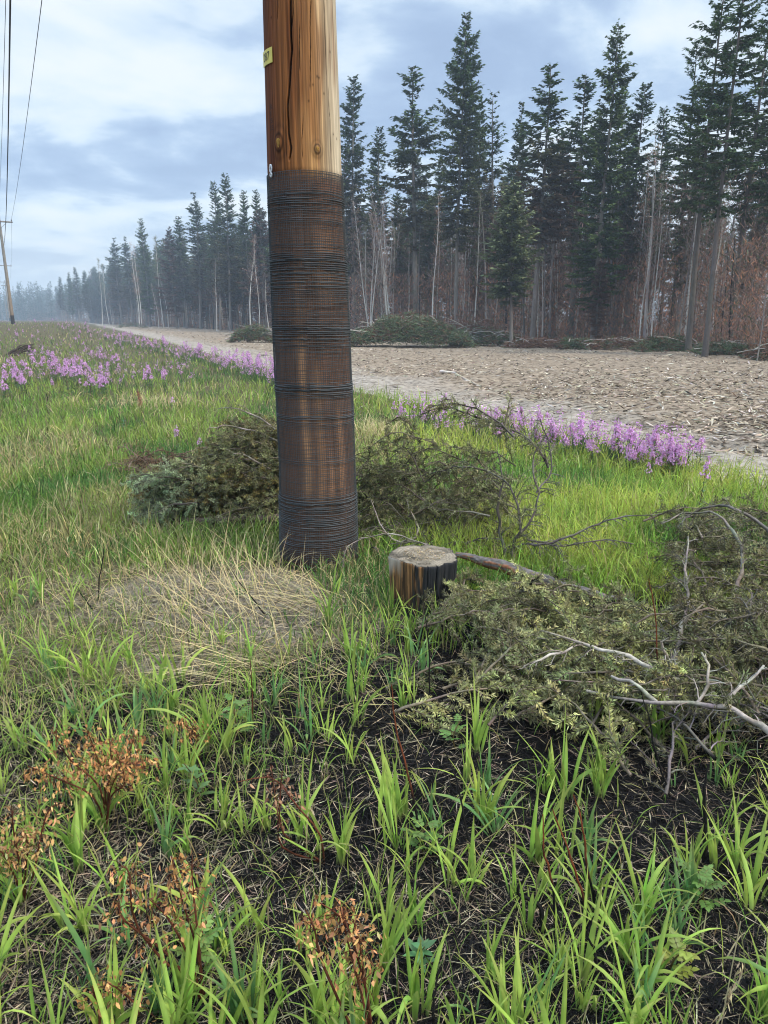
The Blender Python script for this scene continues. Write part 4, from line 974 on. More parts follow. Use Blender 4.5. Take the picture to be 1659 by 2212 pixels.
# ------------------------------------------------------------------ fireweed
def fireweed(seed, h, nsp):
    e_ = empty('fireweed', (0, 0, -50)); st, lf, fl = MB(), MB(), MB()
    for s_ in range(nsp):
        a = rng.uniform(0, 2 * PI); off = np.array([math.cos(a), math.sin(a), 0]) * (0.03 * s_); hh = h * (1 - 0.13 * s_)
        c_ = catmull(vec(off, off * 1.3 + [0, 0, hh * 0.5], off * 1.8 + [rng.normal(0, .02), rng.normal(0, .02), hh]), 8)
        tubes(st, c_, np.linspace(0.004, 0.0015, 8)[None], (0.16, 0.08, 0.06), 4)
        n = 26; t = rng.uniform(0.12, 0.72, n); b = np.array([c_[int(x * 7)] for x in t]); b[:, 2] = t * hh
        blades(lf, b, rng.uniform(0.05, 0.10, n) * (1.1 - t * .6), rng.uniform(0.010, 0.017, n), rng.uniform(0, 2 * PI, n), rng.uniform(0.7, 1.2, n), rng.uniform(0.1, 0.9, n), jit((0.07, 0.15, 0.045), n, .2), 3)
        n = 28; t = 0.72 + 0.24 * rng.uniform(0, 1, n); rad = 0.060 * rng.uniform(.6, 1.2, n) * (1.15 - (t - 0.66) / 0.33); a = rng.uniform(0, 2 * PI, n)
        b = np.stack([c_[-1, 0] * t + 0 * a, c_[-1, 1] * t + 0 * a, t * hh], -1); o_ = np.stack([np.cos(a), np.sin(a), rng.uniform(-.1, .4, n)], -1)
        ctr = b + o_ * rad[:, None]
        for k in range(7):
            rv = norm(rng.normal(size=(n, 3))); s3 = norm(np.cross(norm(o_), rv))
            slivers(fl, ctr, s3 + 0.35 * o_, rng.uniform(0.012, 0.021, n), 0.014, jit((0.86, 0.50, 0.80), n, .22, .06), up=o_)
        slivers(fl, b, o_, rad, 0.003, jit((0.30, 0.06, 0.16), n, .2))
    st.build('stem', M_plant, e_); lf.build('leaves', M_plant, e_, smooth=False); fl.build('flower_spike', M_petal, e_, smooth=False)
    return e_
FW = [fireweed(i, h_, k_) for i, (h_, k_) in enumerate([(0.62, 1), (0.55, 2), (0.70, 1), (0.5, 3), (0.66, 2), (0.42, 1), (0.58, 1), (0.75, 3)])]
used = [False] * 8
def place_fw(p, sc_, label, group):
    i = int(rng.integers(8)); rz = rng.uniform(0, 6.28)
    if group: label = label.replace('pink', ('tall ' if sc_ > .92 else 'mid-height ' if sc_ > .7 else 'short ') + ['single-spiked', 'two-spiked', 'slim single-spiked', 'three-spiked', 'leafy two-spiked', 'stubby single-spiked', 'plain single-spiked', 'big three-spiked'][i])
    if not used[i]:
        used[i] = True; o = FW[i]; o.location = tuple(float(a) for a in p); o.rotation_euler = (0, 0, rz); o.scale = (sc_,) * 3
    else: o = dup(FW[i], p, rz, sc_, (rng.normal(0, .08), rng.normal(0, .08)))
    tag(o, label, 'fireweed', group)
specials = [((387, 985), 0.55, 'lone pink fireweed just above the left felled spruce'), ((434, 985), 0.40, 'small pink fireweed between the lone one and the pole'),
            ((10, 880), 0.9, 'pink fireweed nearest the left edge of the photo, below the purple mass'), ((1395, 1085), 0.5, 'pink fireweed standing low in front of the border row at right'),
            ((1500, 1135), 0.75, 'pink fireweed with crooked head beside the right heap of boughs'), ((375, 905), 0.6, 'fireweed beside the rusty dead fern-like stalk')]
for (x_, y_), s_, lab in specials: place_fw(on(gp(x_, y_)), s_, lab, None)
cl = [(1040, 960, 12, 4), (950, 950, 12, 4), (1105, 975, 14, 7), (1150, 985, 14, 6), (1195, 990, 13, 9), (1235, 1000, 14, 7), (1280, 1008, 14, 7), (1335, 1025, 17, 8), (1370, 1035, 17, 8), (1420, 1050, 17, 9), (1455, 1050, 15, 6), (1505, 1055, 6, 2), (860, 935, 10, 4)]
ORD = ['first', 'second', 'third', 'fourth', 'fifth', 'sixth', 'seventh', 'eighth', 'ninth', 'tenth', 'eleventh', 'twelfth', 'thirteenth']
cl.sort(); FWL = ['tallest', 'tall', 'middling', 'short', 'shortest', 'slender', 'small', 'smallest', 'thin']
for ci_, (x_, y_, sg, n) in enumerate(cl):
    for k in range(n): 
        q_ = on(gp(x_ + rng.normal(0, sg), y_ + rng.normal(0, 5))); place_fw(q_, rng.uniform(0.42, 0.88), 'pink fireweed in the %s clump rightward from the pole' % ORD[ci_], 'fireweeds in the row right of the pole')
for k in range(42):
    x_ = rng.uniform(420, 600); y_ = np.interp(x_, [300, 430, 600], [755, 778, 836]) + rng.normal(0, 4); place_fw(on(gp(x_, y_)), rng.uniform(0.8, 1.15), 'pink fireweed on the dirt edge ' + ('touching the pole' if x_ > 560 else 'a little left of the pole' if x_ > 500 else 'midway between pole and crest'), 'fireweeds along the dirt edge left of the pole')
for k in range(48):
    x_ = rng.uniform(100, 420); y_ = np.interp(x_, [100, 200, 300, 430], [716, 728, 748, 782]) + abs(rng.normal(0, 7)); place_fw(on(gp(x_, y_)), rng.uniform(0.9, 1.3), 'far pink fireweed on the meadow crest, ' + ('beginning of the row' if x_ < 180 else 'second stretch of the row' if x_ < 260 else 'third stretch of the row' if x_ < 340 else 'last stretch before the dirt'), 'fireweeds on the far crest')
for x_, y_, sg, n, wh in [(a_ + (b_,)) for a_, b_ in zip([(40, 845, 22, 22), (150, 830, 25, 26), (180, 855, 22, 10), (80, 800, 25, 10), (230, 800, 20, 9), (215, 850, 16, 8), (340, 845, 14, 7), (35, 742, 14, 10), (80, 735, 10, 6), (160, 745, 20, 10), (235, 775, 18, 8)], ['big lower clump at the left edge', 'big central clump', 'lower part of the central clump', 'sparse clump above the big central one', 'sparse clump right of the central one', 'low clump right of the central one', 'small clump beside the rusty stalk', 'high clump near the left edge', 'high small clump over the charred root', 'high clump right of the charred root', 'clump under the far crest'])]:
    for k in range(n): place_fw(on(gp(x_ + rng.normal(0, sg), y_ + rng.normal(0, 11))), rng.uniform(0.6, 1.15), 'pink fireweed of the ' + wh, 'fireweeds massed at the left')

# the rest of the fireweed, too many and too small to single out
mb = MB(); n = 900
px = np.where(rng.uniform(size=n) < .5, rng.uniform(60, 600, n), np.where(rng.uniform(size=n) < .6, rng.uniform(-60, 420, n), rng.uniform(860, 1480, n)))
ey = np.interp(px, [100, 200, 300, 430, 600, 860, 1040, 1200, 1340, 1480], [716, 728, 750, 780, 838, 930, 965, 990, 1022, 1052])
py = np.where(px > 700, ey + rng.normal(-2, 7, n), np.where((px < 420) & (rng.uniform(size=n) < .55), rng.uniform(715, 850, n), ey + np.abs(rng.normal(0, 6, n))))
q = on(gp(px, py)); q = q[border(q[:, 0], q[:, 1]) < 0.15]; n = len(q); hh = rng.uniform(.22, .55, n)
blades(mb, np.repeat(q, 3, 0) + rng.normal(0, .02, (n * 3, 3)) * [1, 1, 0], np.repeat(hh, 3) * rng.uniform(.6, .9, n * 3), 0.014, rng.uniform(0, 6.28, n * 3), .15, .4, jit((.09, .15, .06), n * 3, .2), 3)
k = 16; ids = np.repeat(np.arange(n), k); p_ = q[ids] + np.stack([rng.normal(0, .022, n * k), rng.normal(0, .022, n * k), hh[ids] * rng.uniform(.72, 1.02, n * k)], -1)
slivers(mb, p_, rng.normal(size=(n * k, 3)), rng.uniform(.014, .026, n * k), .018, jit((.80, .40, .74), n * k, .22, .06))
o = mb.build('fireweed_patch', M_petal, smooth=False); tag(o, 'scattered small pink fireweed blossoms between the larger plants', 'fireweed patch', kind='stuff')

# ------------------------------------------------------------------ small plants in the foreground
def leaflet(mb, p, d, n, ln, wd, col):
    """one pointed oval leaf: 6 verts"""
    d = norm(d); s = norm(np.cross(d, n)); n = np.cross(s, d); t = np.array([0, .3, .65, 1.0]); w_ = np.array([0.02, .5, .42, .02]) * wd; dr = -np.array([0, .02, .08, .22]) * ln
    C_ = p + d * (t * ln)[:, None] + n * dr[:, None]; v = np.concatenate([np.stack([C_[i] - s * w_[i] + n * 0.12 * w_[i], C_[i], C_[i] + s * w_[i] + n * 0.12 * w_[i]]) for i in range(4)])
    q = [[i * 3 + j, i * 3 + j + 1, i * 3 + j + 4, i * 3 + j + 3] for i in range(3) for j in range(2)]
    mb.add(v, np.tile(col, (12, 1)), q)
def rose(px, py, h, nl, lab, colr=(0.15, 0.27, 0.06), narrow=False):
    b = on(gp(px, py)); e_ = empty('wild_rose_seedling' if not narrow else 'leafy_seedling', b); tag(e_, lab, 'seedling')
    st, lf = MB(), MB(); c_ = catmull(vec([0, 0, 0], [rng.normal(0, .01), 0, h * .5], [rng.normal(0, .02), rng.normal(0, .01), h]), 8)
    tubes(st, c_, np.linspace(0.003, 0.0015, 8)[None], (0.18, 0.12, 0.05), 5)
    for i in range(nl):
        t = 0.25 + 0.75 * i / nl; p0 = c_[int(t * 7)]; a = i * 2.4 + rng.uniform(-.3, .3); up_ = rng.uniform(0.15, 0.7)
        d = norm(np.array([math.cos(a), math.sin(a), up_])); L0 = rng.uniform(0.032, 0.058) * (1.15 - .4 * t); nrm = norm(np.array([-d[0] * up_, -d[1] * up_, 1.0]))
        c1 = jit(colr, 1, .15, .06)[0]
        if narrow:
            leaflet(lf, p0, d, nrm, L0 * 1.1, 0.017, c1); continue
        tubes(st, np.array([p0, p0 + d * L0]), np.full((1, 2), 0.0009), (0.2, 0.2, 0.07), 3)
        s = norm(np.cross(d, nrm))
        for k in range(3):
            q_ = p0 + d * L0 * (0.35 + 0.25 * k)
            for sg in (-1, 1): leaflet(lf, q_, d * 0.55 + s * sg, nrm, 0.018, 0.012, c1 * rng.uniform(.85, 1.15))
        leaflet(lf, p0 + d * L0, d, nrm, 0.019, 0.013, c1)
    st.build('stem', M_plant, e_); lf.build('leaves', M_plant, e_)
rose(515, 1590, 0.17, 11, 'green rose seedling below the dry straw, left of the lower picture')
rose(985, 1625, 0.12, 7, 'green rose seedling on black soil below the stump')
rose(915, 1850, 0.12, 9, 'small dark green rose seedling in the middle of the burnt grass')
rose(435, 2110, 0.15, 12, 'light green rose seedling at bottom left, beside a brown dead shrub', (0.20, 0.31, 0.07))
rose(1515, 1955, 0.13, 11, 'green rose seedling by a black burnt stem at lower right')
rose(1448, 2130, 0.12, 8, 'yellow-green rose seedling on bare black ground at bottom right', (0.27, 0.30, 0.06))
rose(905, 2085, 0.08, 10, 'blue-green narrow-leaved seedling at bottom centre', (0.10, 0.22, 0.09), True)
rose(432, 1735, 0.14, 14, 'grey-green narrow-leaved seedling beside the brown leaved shrub', (0.12, 0.20, 0.07), True)
rose(270, 945, 0.25, 26, 'dark green leafy weed alone in the left meadow', (0.05, 0.13, 0.05), True)
rose(780, 900, 0.5, 34, 'dark green leafy shrub shoot just right of the pole', (0.07, 0.15, 0.04), True)
rose(1185, 985, 0.55, 14, 'young sapling with large green leaves among the fireweed', (0.16, 0.26, 0.06), True)

def dead_shrub(base, stems, leafn, lab, leafc=(0.36, 0.16, 0.055), spread=0.05, stemc=(0.10, 0.035, 0.02)):
    b = on(gp(*base)); e_ = empty('dead_shrub', b); tag(e_, lab, 'dead shrub'); st, lf = MB(), MB()
    for path in stems:
        pts = [np.array([0, 0, 0.0])] + [atY(x_, y_, b[1] + dy_) - b for x_, y_, dy_ in path]
        c_ = catmull(np.array(pts), 10); tubes(st, c_, np.linspace(0.0035, 0.0012, 10)[None], jit(stemc, 10, .25)[None], 5)
        for k in range(int(leafn * 3.8)):
            t = rng.uniform(0.5, 1.0); i0 = min(int(t * 9), 8); p0 = c_[i0]; a = rng.uniform(0, 2 * PI); r_ = rng.uniform(0.01, spread)
            q_ = p0 + np.array([math.cos(a) * r_, math.sin(a) * r_, rng.normal(0, .012)])
            if k % 2 == 0: tubes(st, np.array([p0, (p0 + q_) / 2 + [0, 0, .006], q_]), np.full((1, 3), 0.0007), stemc, 3)
            for _ in range(2):
                dd = np.array([rng.normal(0, .5), rng.normal(0, .5), -1.0 + rng.normal(0, .5)])
                leaflet(lf, q_ + rng.normal(0, .006, 3), dd, rng.normal(size=3), rng.uniform(0.009, 0.020), rng.uniform(0.003, 0.009), jit(np.array(leafc) * [1.5, 1.7, 1.9], 1, .45, .08)[0])
    st.build('stems', M_twig, e_)
    if lf.v: lf.build('leaves', M_deadleaf, e_)
    return e_
dead_shrub((230, 1800), [[(215, 1700, .0), (150, 1640, .0), (110, 1575, .02)], [(225, 1690, .03), (200, 1610, .05), (185, 1570, .06)], [(240, 1700, 0), (280, 1650, 0), (325, 1665, .0)], [(200, 1720, -.03), (120, 1680, -.05), (60, 1655, -.05)], [(235, 1690, .02), (240, 1640, .03), (235, 1590, .05)], [(240, 1720, -.02), (270, 1690, -.03), (250, 1620, -.03)], [(230, 1700, .05), (280, 1620, .08), (290, 1580, .1)]], 19, 'large dead shrub with dense curled rusty leaves, left of centre', spread=0.055)
dead_shrub((55, 1960), [[(45, 1880, 0), (30, 1800, 0), (25, 1740, 0)], [(55, 1880, 0), (60, 1830, .0), (55, 1800, .0)], [(70, 1900, 0), (100, 1760, 0), (135, 1735, .0)], [(30, 1890, 0), (10, 1850, .0), (-5, 1830, .0)]], 13, 'dead shrub with pale orange-brown curled leaves at the left edge', (0.42, 0.21, 0.08))
dead_shrub((440, 2160), [[(400, 2050, 0), (360, 1980, 0), (320, 1940, 0)], [(425, 2050, 0), (395, 1950, .02), (370, 1850, .03)], [(425, 2000, 0), (415, 1900, .0), (415, 1860, .0)], [(360, 2060, 0), (270, 1990, -.02), (255, 1950, -.02)], [(300, 2010, 0), (280, 1890, 0), (262, 1870, .0)]], 11, 'dead shrub with brown leaves on reddish stems at lower left centre')
dead_shrub((795, 2300), [[(800, 2190, 0), (775, 2080, 0), (745, 1990, 0), (690, 1950, .0)], [(790, 2190, 0), (750, 2030, 0), (735, 1960, .0)], [(800, 2240, 0), (780, 2060, 0), (762, 1985, 0)], [(700, 2090, 0), (680, 2010, 0), (660, 1965, .0)]], 12, 'dead shrub with drooping rusty leaves near the bottom centre', (0.38, 0.17, 0.06))
dead_shrub((430, 1650), [[(425, 1610, 0), (405, 1570, 0), (370, 1560, .0)], [(430, 1610, 0), (420, 1580, 0), (410, 1560, .0)]], 9, 'small brown-leaved dead shrub above the grey-green seedling')
dead_shrub((700, 1860), [[(690, 1800, 0), (640, 1740, 0), (590, 1680, 0), (510, 1690, 0)], [(612, 1800, 0), (605, 1720, 0), (610, 1665, 0)], [(610, 1830, 0), (600, 1760, 0), (585, 1650, .0)]], 4, 'sparse dead stems with few withered leaves over black ground, left of centre', (0.28, 0.13, 0.07), 0.025)
dead_shrub((210, 2250), [[(215, 2200, 0), (205, 2150, 0), (200, 2130, 0)], [(300, 2190, 0), (260, 2140, 0), (235, 2125, 0)]], 7, 'low dead sprig with few brown leaves at bottom left edge')
dead_shrub((310, 905), [[(302, 880, 0), (300, 860, 0), (296, 840, 0)], [(306, 880, 0), (303, 865, 0), (300, 845, 0)]], 26, 'rusty dead dock stalk standing in the left meadow', (0.24, 0.09, 0.05), 0.03)
dead_shrub((545, 2212 - 640), [[(545, 1500, 0), (540, 1420, 0)]], 0, 'single thin dead stem beside the topmost rose seedling')
# burnt bare stems
bl = [((912, 1834), (846, 1479), 'long red burnt stem leaning left below the stump'), ((1036, 1890), (955, 1611), 'red and black burnt stem right of the middle rose seedling'),
      ((1199, 2025), (1173, 1758), 'straight red-tipped burnt stem, leftmost of the three at lower right'), ((1285, 2060), (1194, 1748), 'middle burnt stem of the three red-tipped ones at lower right'),
      ((1300, 1995), (1240, 1717), 'rightmost burnt stem of the three red-tipped ones at lower right'), ((1434, 1560), (1401, 1250), 'tall red stem standing in front of the yellow-green spruce heap'),
      ((1452, 1720), (1386, 1499), 'black burnt stem below the long grey limb'), ((1523, 1860), (1528, 1656), 'thick black burnt stem beside the lower right rose seedling'),
      ((927, 1504), (915, 1290), 'dark burnt stem directly before the stump'), ((1175, 2025), (1130, 1900), 'short thick black burnt stump stem at lower centre right'),
      ((575, 1500 - 160), (500, 1230), 'thin dark stem over the bare earth left of the pole'), ((215, 1310), (222, 1180), 'black burnt stem in the grass far left'), ((205, 1330), (170, 1270), 'short black stem beside the far left burnt stem'),
      ((165, 1140), (150, 1080), 'dark broken twig standing in the left meadow'), ((925, 2290), (950, 2090), 'dark red stem rising from the bottom edge at centre'), ((1290, 2140), (1282, 1980), 'black charred stem between the tall grass tufts at bottom right'),
      ((780, 1560), (752, 1400), 'thin black stem between pole and stump in the green tufts')]
for (bx, by), (tx, ty), lab in bl:
    b = on(gp(bx, by)); tip = atY(tx, ty, b[1] + 0.02) - b; mb = MB()
    k = 16; c_ = catmull(vec([0, 0, -0.01], tip * 0.4 + rng.normal(0, .008, 3), tip * 0.75 + rng.normal(0, .008, 3), tip), k); c_ += rng.normal(0, .0012, c_.shape)
    t = np.linspace(0, 1, k)[:, None]; red = sstep(0.25, 0.6, t + rng.normal(0, .08, (k, 1))); cc = np.array([.014, .013, .013]) * (1 - red) + np.array([.17, .05, .022]) * red
    if 'black' in lab or 'dark' in lab: cc = cc * 0 + np.array([.018, .016, .015])
    thick = 1.8 if 'thick' in lab else 1.0
    tubes(mb, c_, (np.linspace(0.0042, 0.0014, k) * thick)[None], cc[None], 6)
    o = mb.build('burnt_stem', M_twig, loc=tuple(b)); tag(o, lab, 'burnt stem')
# ripe seed head at bottom right
b = on(gp(1545, 2290)); e_ = empty('grass_seed_head', b); tag(e_, 'pale dry grass seed head hanging over black ground at bottom right corner', 'seed head')
st, hd = MB(), MB(); tp_ = atY(1600, 1990, b[1]) - b; c_ = catmull(vec([0.0, 0, 0], tp_ * .5 + [0.0, 0, .02], tp_), 12); tubes(st, c_, np.full((1, 12), .0012), (0.5, .42, .25), 4)
q0 = atY(1605, 2085, b[1]) - b; q1 = atY(1552, 2200, b[1]) - b; n = 60; t = rng.uniform(0, 1, n)[:, None]; base = q0 * (1 - t) + q1 * t + rng.normal(0, .003, (n, 3))
slivers(hd, base, (q1 - q0)[None] + rng.normal(0, .03, (n, 3)), rng.uniform(.012, .022, n), .0035, jit((0.5, .4, .24), n, .2)); st.build('stalk', M_straw, e_); hd.build('seeds', M_straw, e_, smooth=False)
# charred root lying on the meadow, upper left
e_ = empty('charred_root', on(gp(50, 768))); tag(e_, 'blackened root wad lying in the meadow at upper left', 'root'); mb = MB(); OFF = np.array(e_.location)
for i in range(16):
    a0 = on(gp(rng.uniform(10, 40), 770)) - OFF; a1 = atY(rng.uniform(50, 85), rng.uniform(742, 764), OFF[1] + rng.uniform(-.3, .3)) - OFF
    tubes(mb, catmull(vec(a0, (a0 + a1) / 2 + [0, 0, rng.uniform(.05, .2)], a1), 8), np.linspace(0.035, 0.012, 8)[None], (0.06, 0.045, 0.035), 5)
mb.build('roots', M_twig, e_)

# ------------------------------------------------------------------ trees
def spruce(h, bf, rmax, dens=1.0, scorch=0.0, lean=0.0, tint=(0.050, 0.085, 0.045), dead=0.0, irr=0.25, top=1.0, bark=(0.20, 0.175, 0.15), lowres=False):
    """a spruce of height h; crown from bf*h to the top; returns (trunk, crown) mesh builders"""
    tr, cr = MB(), MB()
    k = 14; t = np.linspace(0, 1, k); ph = rng.uniform(0, 6)
    ax = np.stack([lean * h * t ** 1.5 + 0.10 * np.sin(t * 4 + ph) - 0.10 * math.sin(ph), 0.10 * np.sin(t * 3 + ph * 2) - 0.10 * math.sin(ph * 2), h * t], -1)
    r0 = 0.0062 * h + 0.02; rad = r0 * (1 - t) ** 0.9 + 0.012; rad[0] *= 1.25
    tubes(tr, ax - [0, 0, 0.1], rad[None], jit(bark, k, 0.12, .03)[None], 8)
    def axis(z):
        f = z / h; return np.stack([np.interp(f, t, ax[:, 0]), np.interp(f, t, ax[:, 1]), z], -1)
    zb_ = bf * h; nbr = int((h - zb_) * (25 if not lowres else 6) * dens)
    z = zb_ + (h * 0.995 - zb_) * rng.uniform(0, 1, nbr) ** 0.95; z.sort(); rel = (z - zb_) / (h - zb_)
    irrn = 1 + irr * 2 * (vn(z * 0.8, z * 0 + ph, 201) - 0.5)
    az = rng.uniform(0, 2 * PI, nbr); side_irr = 1 + irr * 1.5 * (vn(np.cos(az) * 1.5 + 5, z * 0.45 + np.sin(az), 202) - 0.5)
    Lb = (rmax * np.clip(1.02 - rel, 0, 1) ** 0.72 * sstep(-0.12, 0.22, rel) + 0.10 * top) * irrn * side_irr * rng.uniform(0.6, 1.12, nbr) * 1.15
    a_s = -0.42 + 1.0 * rel ** 1.2 + rng.normal(0, 0.08, nbr); kb = 5; tb = np.linspace(0, 1, kb)
    o = axis(z); dirh = np.stack([np.cos(az), np.sin(az), 0 * az], -1)
    Pb = o[:, None] + dirh[:, None] * (Lb[:, None] * tb)[..., None]; Pb[..., 2] += Lb[:, None] * (a_s[:, None] * tb + 0.22 * tb ** 2)
    tubes(cr, Pb, (0.010 + 0.012 * Lb)[:, None] * np.linspace(1, .3, kb)[None], (0.07, 0.055, 0.042), 3)
    ns = np.maximum(4, (Lb * (19 if not lowres else 4) * (1 - dead)).astype(int)); ids = np.repeat(np.arange(nbr), ns); m = len(ids)
    tt = rng.uniform(0.15, 1.0, m); f = tt * (kb - 1); i0 = np.minimum(f.astype(int), kb - 2); fr = (f - i0)[:, None]
    p = Pb[ids, i0] * (1 - fr) + Pb[ids, i0 + 1] * fr
    sg = rng.choice([-1, 1], m)[:, None]; sdv = np.stack([-np.sin(az[ids]), np.cos(az[ids]), 0 * tt], -1)
    d = dirh[ids] * 0.75 + sdv * sg * rng.uniform(0.2, 1.1, (m, 1)) + np.stack([0 * tt, 0 * tt, rng.uniform(-0.55, 0.15, m)], -1); d = norm(d)
    ls = np.minimum(0.07 + 0.42 * np.minimum(Lb[ids], .9) * (1.15 - .6 * tt), 0.5) * rng.uniform(0.6, 1.2, m) * (1.0 if not lowres else 1.9)
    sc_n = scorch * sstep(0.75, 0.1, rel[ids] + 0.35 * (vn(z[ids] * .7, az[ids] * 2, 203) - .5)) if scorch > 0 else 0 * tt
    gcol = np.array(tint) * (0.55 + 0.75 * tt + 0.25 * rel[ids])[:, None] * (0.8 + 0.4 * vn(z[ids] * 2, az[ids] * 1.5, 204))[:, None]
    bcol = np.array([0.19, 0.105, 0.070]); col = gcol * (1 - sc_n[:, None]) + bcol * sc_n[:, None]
    w_ = (0.08 + 0.08 * rng.uniform(size=m)) * (1.0 if not lowres else 2.6)
    slivers(cr, p, d, ls, w_, jit(col, m, 0.2, 0.04), up=np.tile([0, 0, 1.], (m, 1)) + rng.normal(0, .35, (m, 3)))
    hm = rng.uniform(size=m) < 0.6; d2 = d[hm] * 0.45; d2[:, 2] -= 0.8
    slivers(cr, p[hm], d2, ls[hm] * 0.6, w_[hm], jit(col[hm] * 0.9, int(hm.sum()), 0.2, 0.04))
    # dead lower twigs
    nd_ = int(zb_ * (5 if not lowres else 0)) + 1; z = rng.uniform(0.08 * h, max(zb_ * 1.15, 0.1 * h), nd_); az = rng.uniform(0, 2 * PI, nd_); Ld = rng.uniform(0.25, 0.9, nd_) * min(1, rmax)
    o = axis(z); dh_ = np.stack([np.cos(az), np.sin(az), rng.uniform(-.6, .0, nd_)], -1); tq = np.linspace(0, 1, 4)
    Pd = o[:, None] + dh_[:, None] * (Ld[:, None] * tq)[..., None]; Pd[..., 2] += 0.15 * (Ld[:, None] * tq) ** 2
    tubes(cr, Pd, np.full((nd_, 4), 0.008), (0.10, 0.075, 0.06), 3)
    n5 = nd_ * 5; ii_ = np.repeat(np.arange(nd_), 5); f = rng.uniform(.3, 1, n5)[:, None]
    slivers(cr, o[ii_] + dh_[ii_] * Ld[ii_, None] * f, dh_[ii_] * .6 + rng.normal(0, .5, (n5, 3)), rng.uniform(.15, .35, n5), 0.012, jit((0.13, 0.08, 0.055), n5, .3))
    return tr, cr
def mk_tree(name, tr, cr, tmat, cmat, crown='crown'):
    e_ = empty(name, (0, 0, -80)); tr.build('trunk', tmat, e_); cr.build(crown, cmat, e_, smooth=False); return e_
GRN = (0.062, 0.102, 0.030); GRN2 = (0.078, 0.114, 0.032); BLG = (0.054, 0.092, 0.032)
V = {}
def variant(key, h, **kw):
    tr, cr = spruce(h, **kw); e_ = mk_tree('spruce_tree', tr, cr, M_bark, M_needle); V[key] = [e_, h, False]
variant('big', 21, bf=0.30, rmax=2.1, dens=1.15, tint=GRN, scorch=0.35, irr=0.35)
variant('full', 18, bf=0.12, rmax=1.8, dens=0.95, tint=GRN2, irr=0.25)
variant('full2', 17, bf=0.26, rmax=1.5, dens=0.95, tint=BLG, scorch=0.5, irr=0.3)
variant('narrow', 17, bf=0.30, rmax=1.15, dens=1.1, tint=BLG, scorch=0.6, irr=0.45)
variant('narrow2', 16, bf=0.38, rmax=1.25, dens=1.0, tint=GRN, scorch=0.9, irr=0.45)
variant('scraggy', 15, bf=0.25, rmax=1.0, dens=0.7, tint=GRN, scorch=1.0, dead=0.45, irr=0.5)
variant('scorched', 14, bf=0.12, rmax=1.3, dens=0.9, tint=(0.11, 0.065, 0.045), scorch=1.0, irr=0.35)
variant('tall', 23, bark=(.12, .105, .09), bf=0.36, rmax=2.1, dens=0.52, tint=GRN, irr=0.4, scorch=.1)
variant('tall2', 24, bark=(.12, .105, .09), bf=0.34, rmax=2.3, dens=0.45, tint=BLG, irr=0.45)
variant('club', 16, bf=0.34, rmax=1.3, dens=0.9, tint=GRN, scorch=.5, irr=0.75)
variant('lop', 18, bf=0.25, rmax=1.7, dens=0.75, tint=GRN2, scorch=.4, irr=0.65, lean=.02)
variant('young', 9, bf=0.26, rmax=1.35, dens=1.5, tint=(0.13, 0.15, 0.065), irr=0.2)
def birch(h, lean, leafc=(0.38, 0.20, 0.12), nleaf=900, r0=0.07, multi=1):
    tr, cr = MB(), MB()
    for s_ in range(multi):
        k = 14; t = np.linspace(0, 1, k); a = rng.uniform(0, 6.28); sp_ = 0 if multi == 1 else 0.16
        hh = h * rng.uniform(.8, 1) if s_ else h
        ax = np.stack([(lean + sp_ * math.cos(a)) * hh * t ** 1.3 + 0.12 * np.sin(t * 6 + a), sp_ * math.sin(a) * hh * t + .05 * np.sin(t * 5), hh * t], -1)
        tubes(tr, ax - [0, 0, .1], (r0 * (1 - .85 * t))[None], jit((0.58, 0.55, 0.50), k, .12, .02)[None], 7)
        nb_ = 46; z = rng.uniform(0.35, 1, nb_); i0 = z * (k - 1); o = np.stack([np.interp(z, t, ax[:, j]) for j in range(3)], -1); az = rng.uniform(0, 6.28, nb_); Lb = (0.35 + 1.4 * (1.05 - z)) * rng.uniform(.5, 1, nb_)
        dv = np.stack([np.cos(az) * .6, np.sin(az) * .6, rng.uniform(.5, 1.2, nb_)], -1); tq = np.linspace(0, 1, 4)
        Pb = o[:, None] + dv[:, None] * (Lb[:, None] * tq)[..., None] + rng.normal(0, .03, (nb_, 4, 3)); Pb[:, 0] = o
        tubes(cr, Pb, np.linspace(.016, .006, 4)[None] * np.ones((nb_, 1)), jit((0.36, 0.30, 0.27), nb_, .2, .03), 3)
        n = nleaf // multi; ii_ = rng.integers(0, nb_, n); f = rng.uniform(.2, 1, n); p = o[ii_] + dv[ii_] * (Lb[ii_] * f)[:, None] + rng.normal(0, .12, (n, 3))
        n2 = n // 2
        slivers(cr, p[:n2], rng.normal(size=(n2, 3)) + [0, 0, .3], rng.uniform(.12, .35, n2), 0.008, jit((0.34, 0.25, 0.20), n2, .3))
        slivers(cr, p[n2:], rng.normal(size=(n - n2, 3)), rng.uniform(.05, .10, n - n2), 0.06, jit(leafc, n - n2, .3, .06))
    return tr, cr
def bvariant(key, *a, **kw):
    tr, cr = birch(*a, **kw); h = a[0]; V[key] = [mk_tree('birch_tree', tr, cr, M_birch, M_deadleaf), h, False]
bvariant('b1', 12, 0.02); bvariant('b2', 11, -0.05, nleaf=500); bvariant('b3', 9, 0.10, nleaf=300, r0=.06); bvariant('b4', 10, 0.0, nleaf=1100, r0=.05, multi=3); bvariant('b5', 12.5, 0.03, leafc=(.16, .19, .08), nleaf=1300)
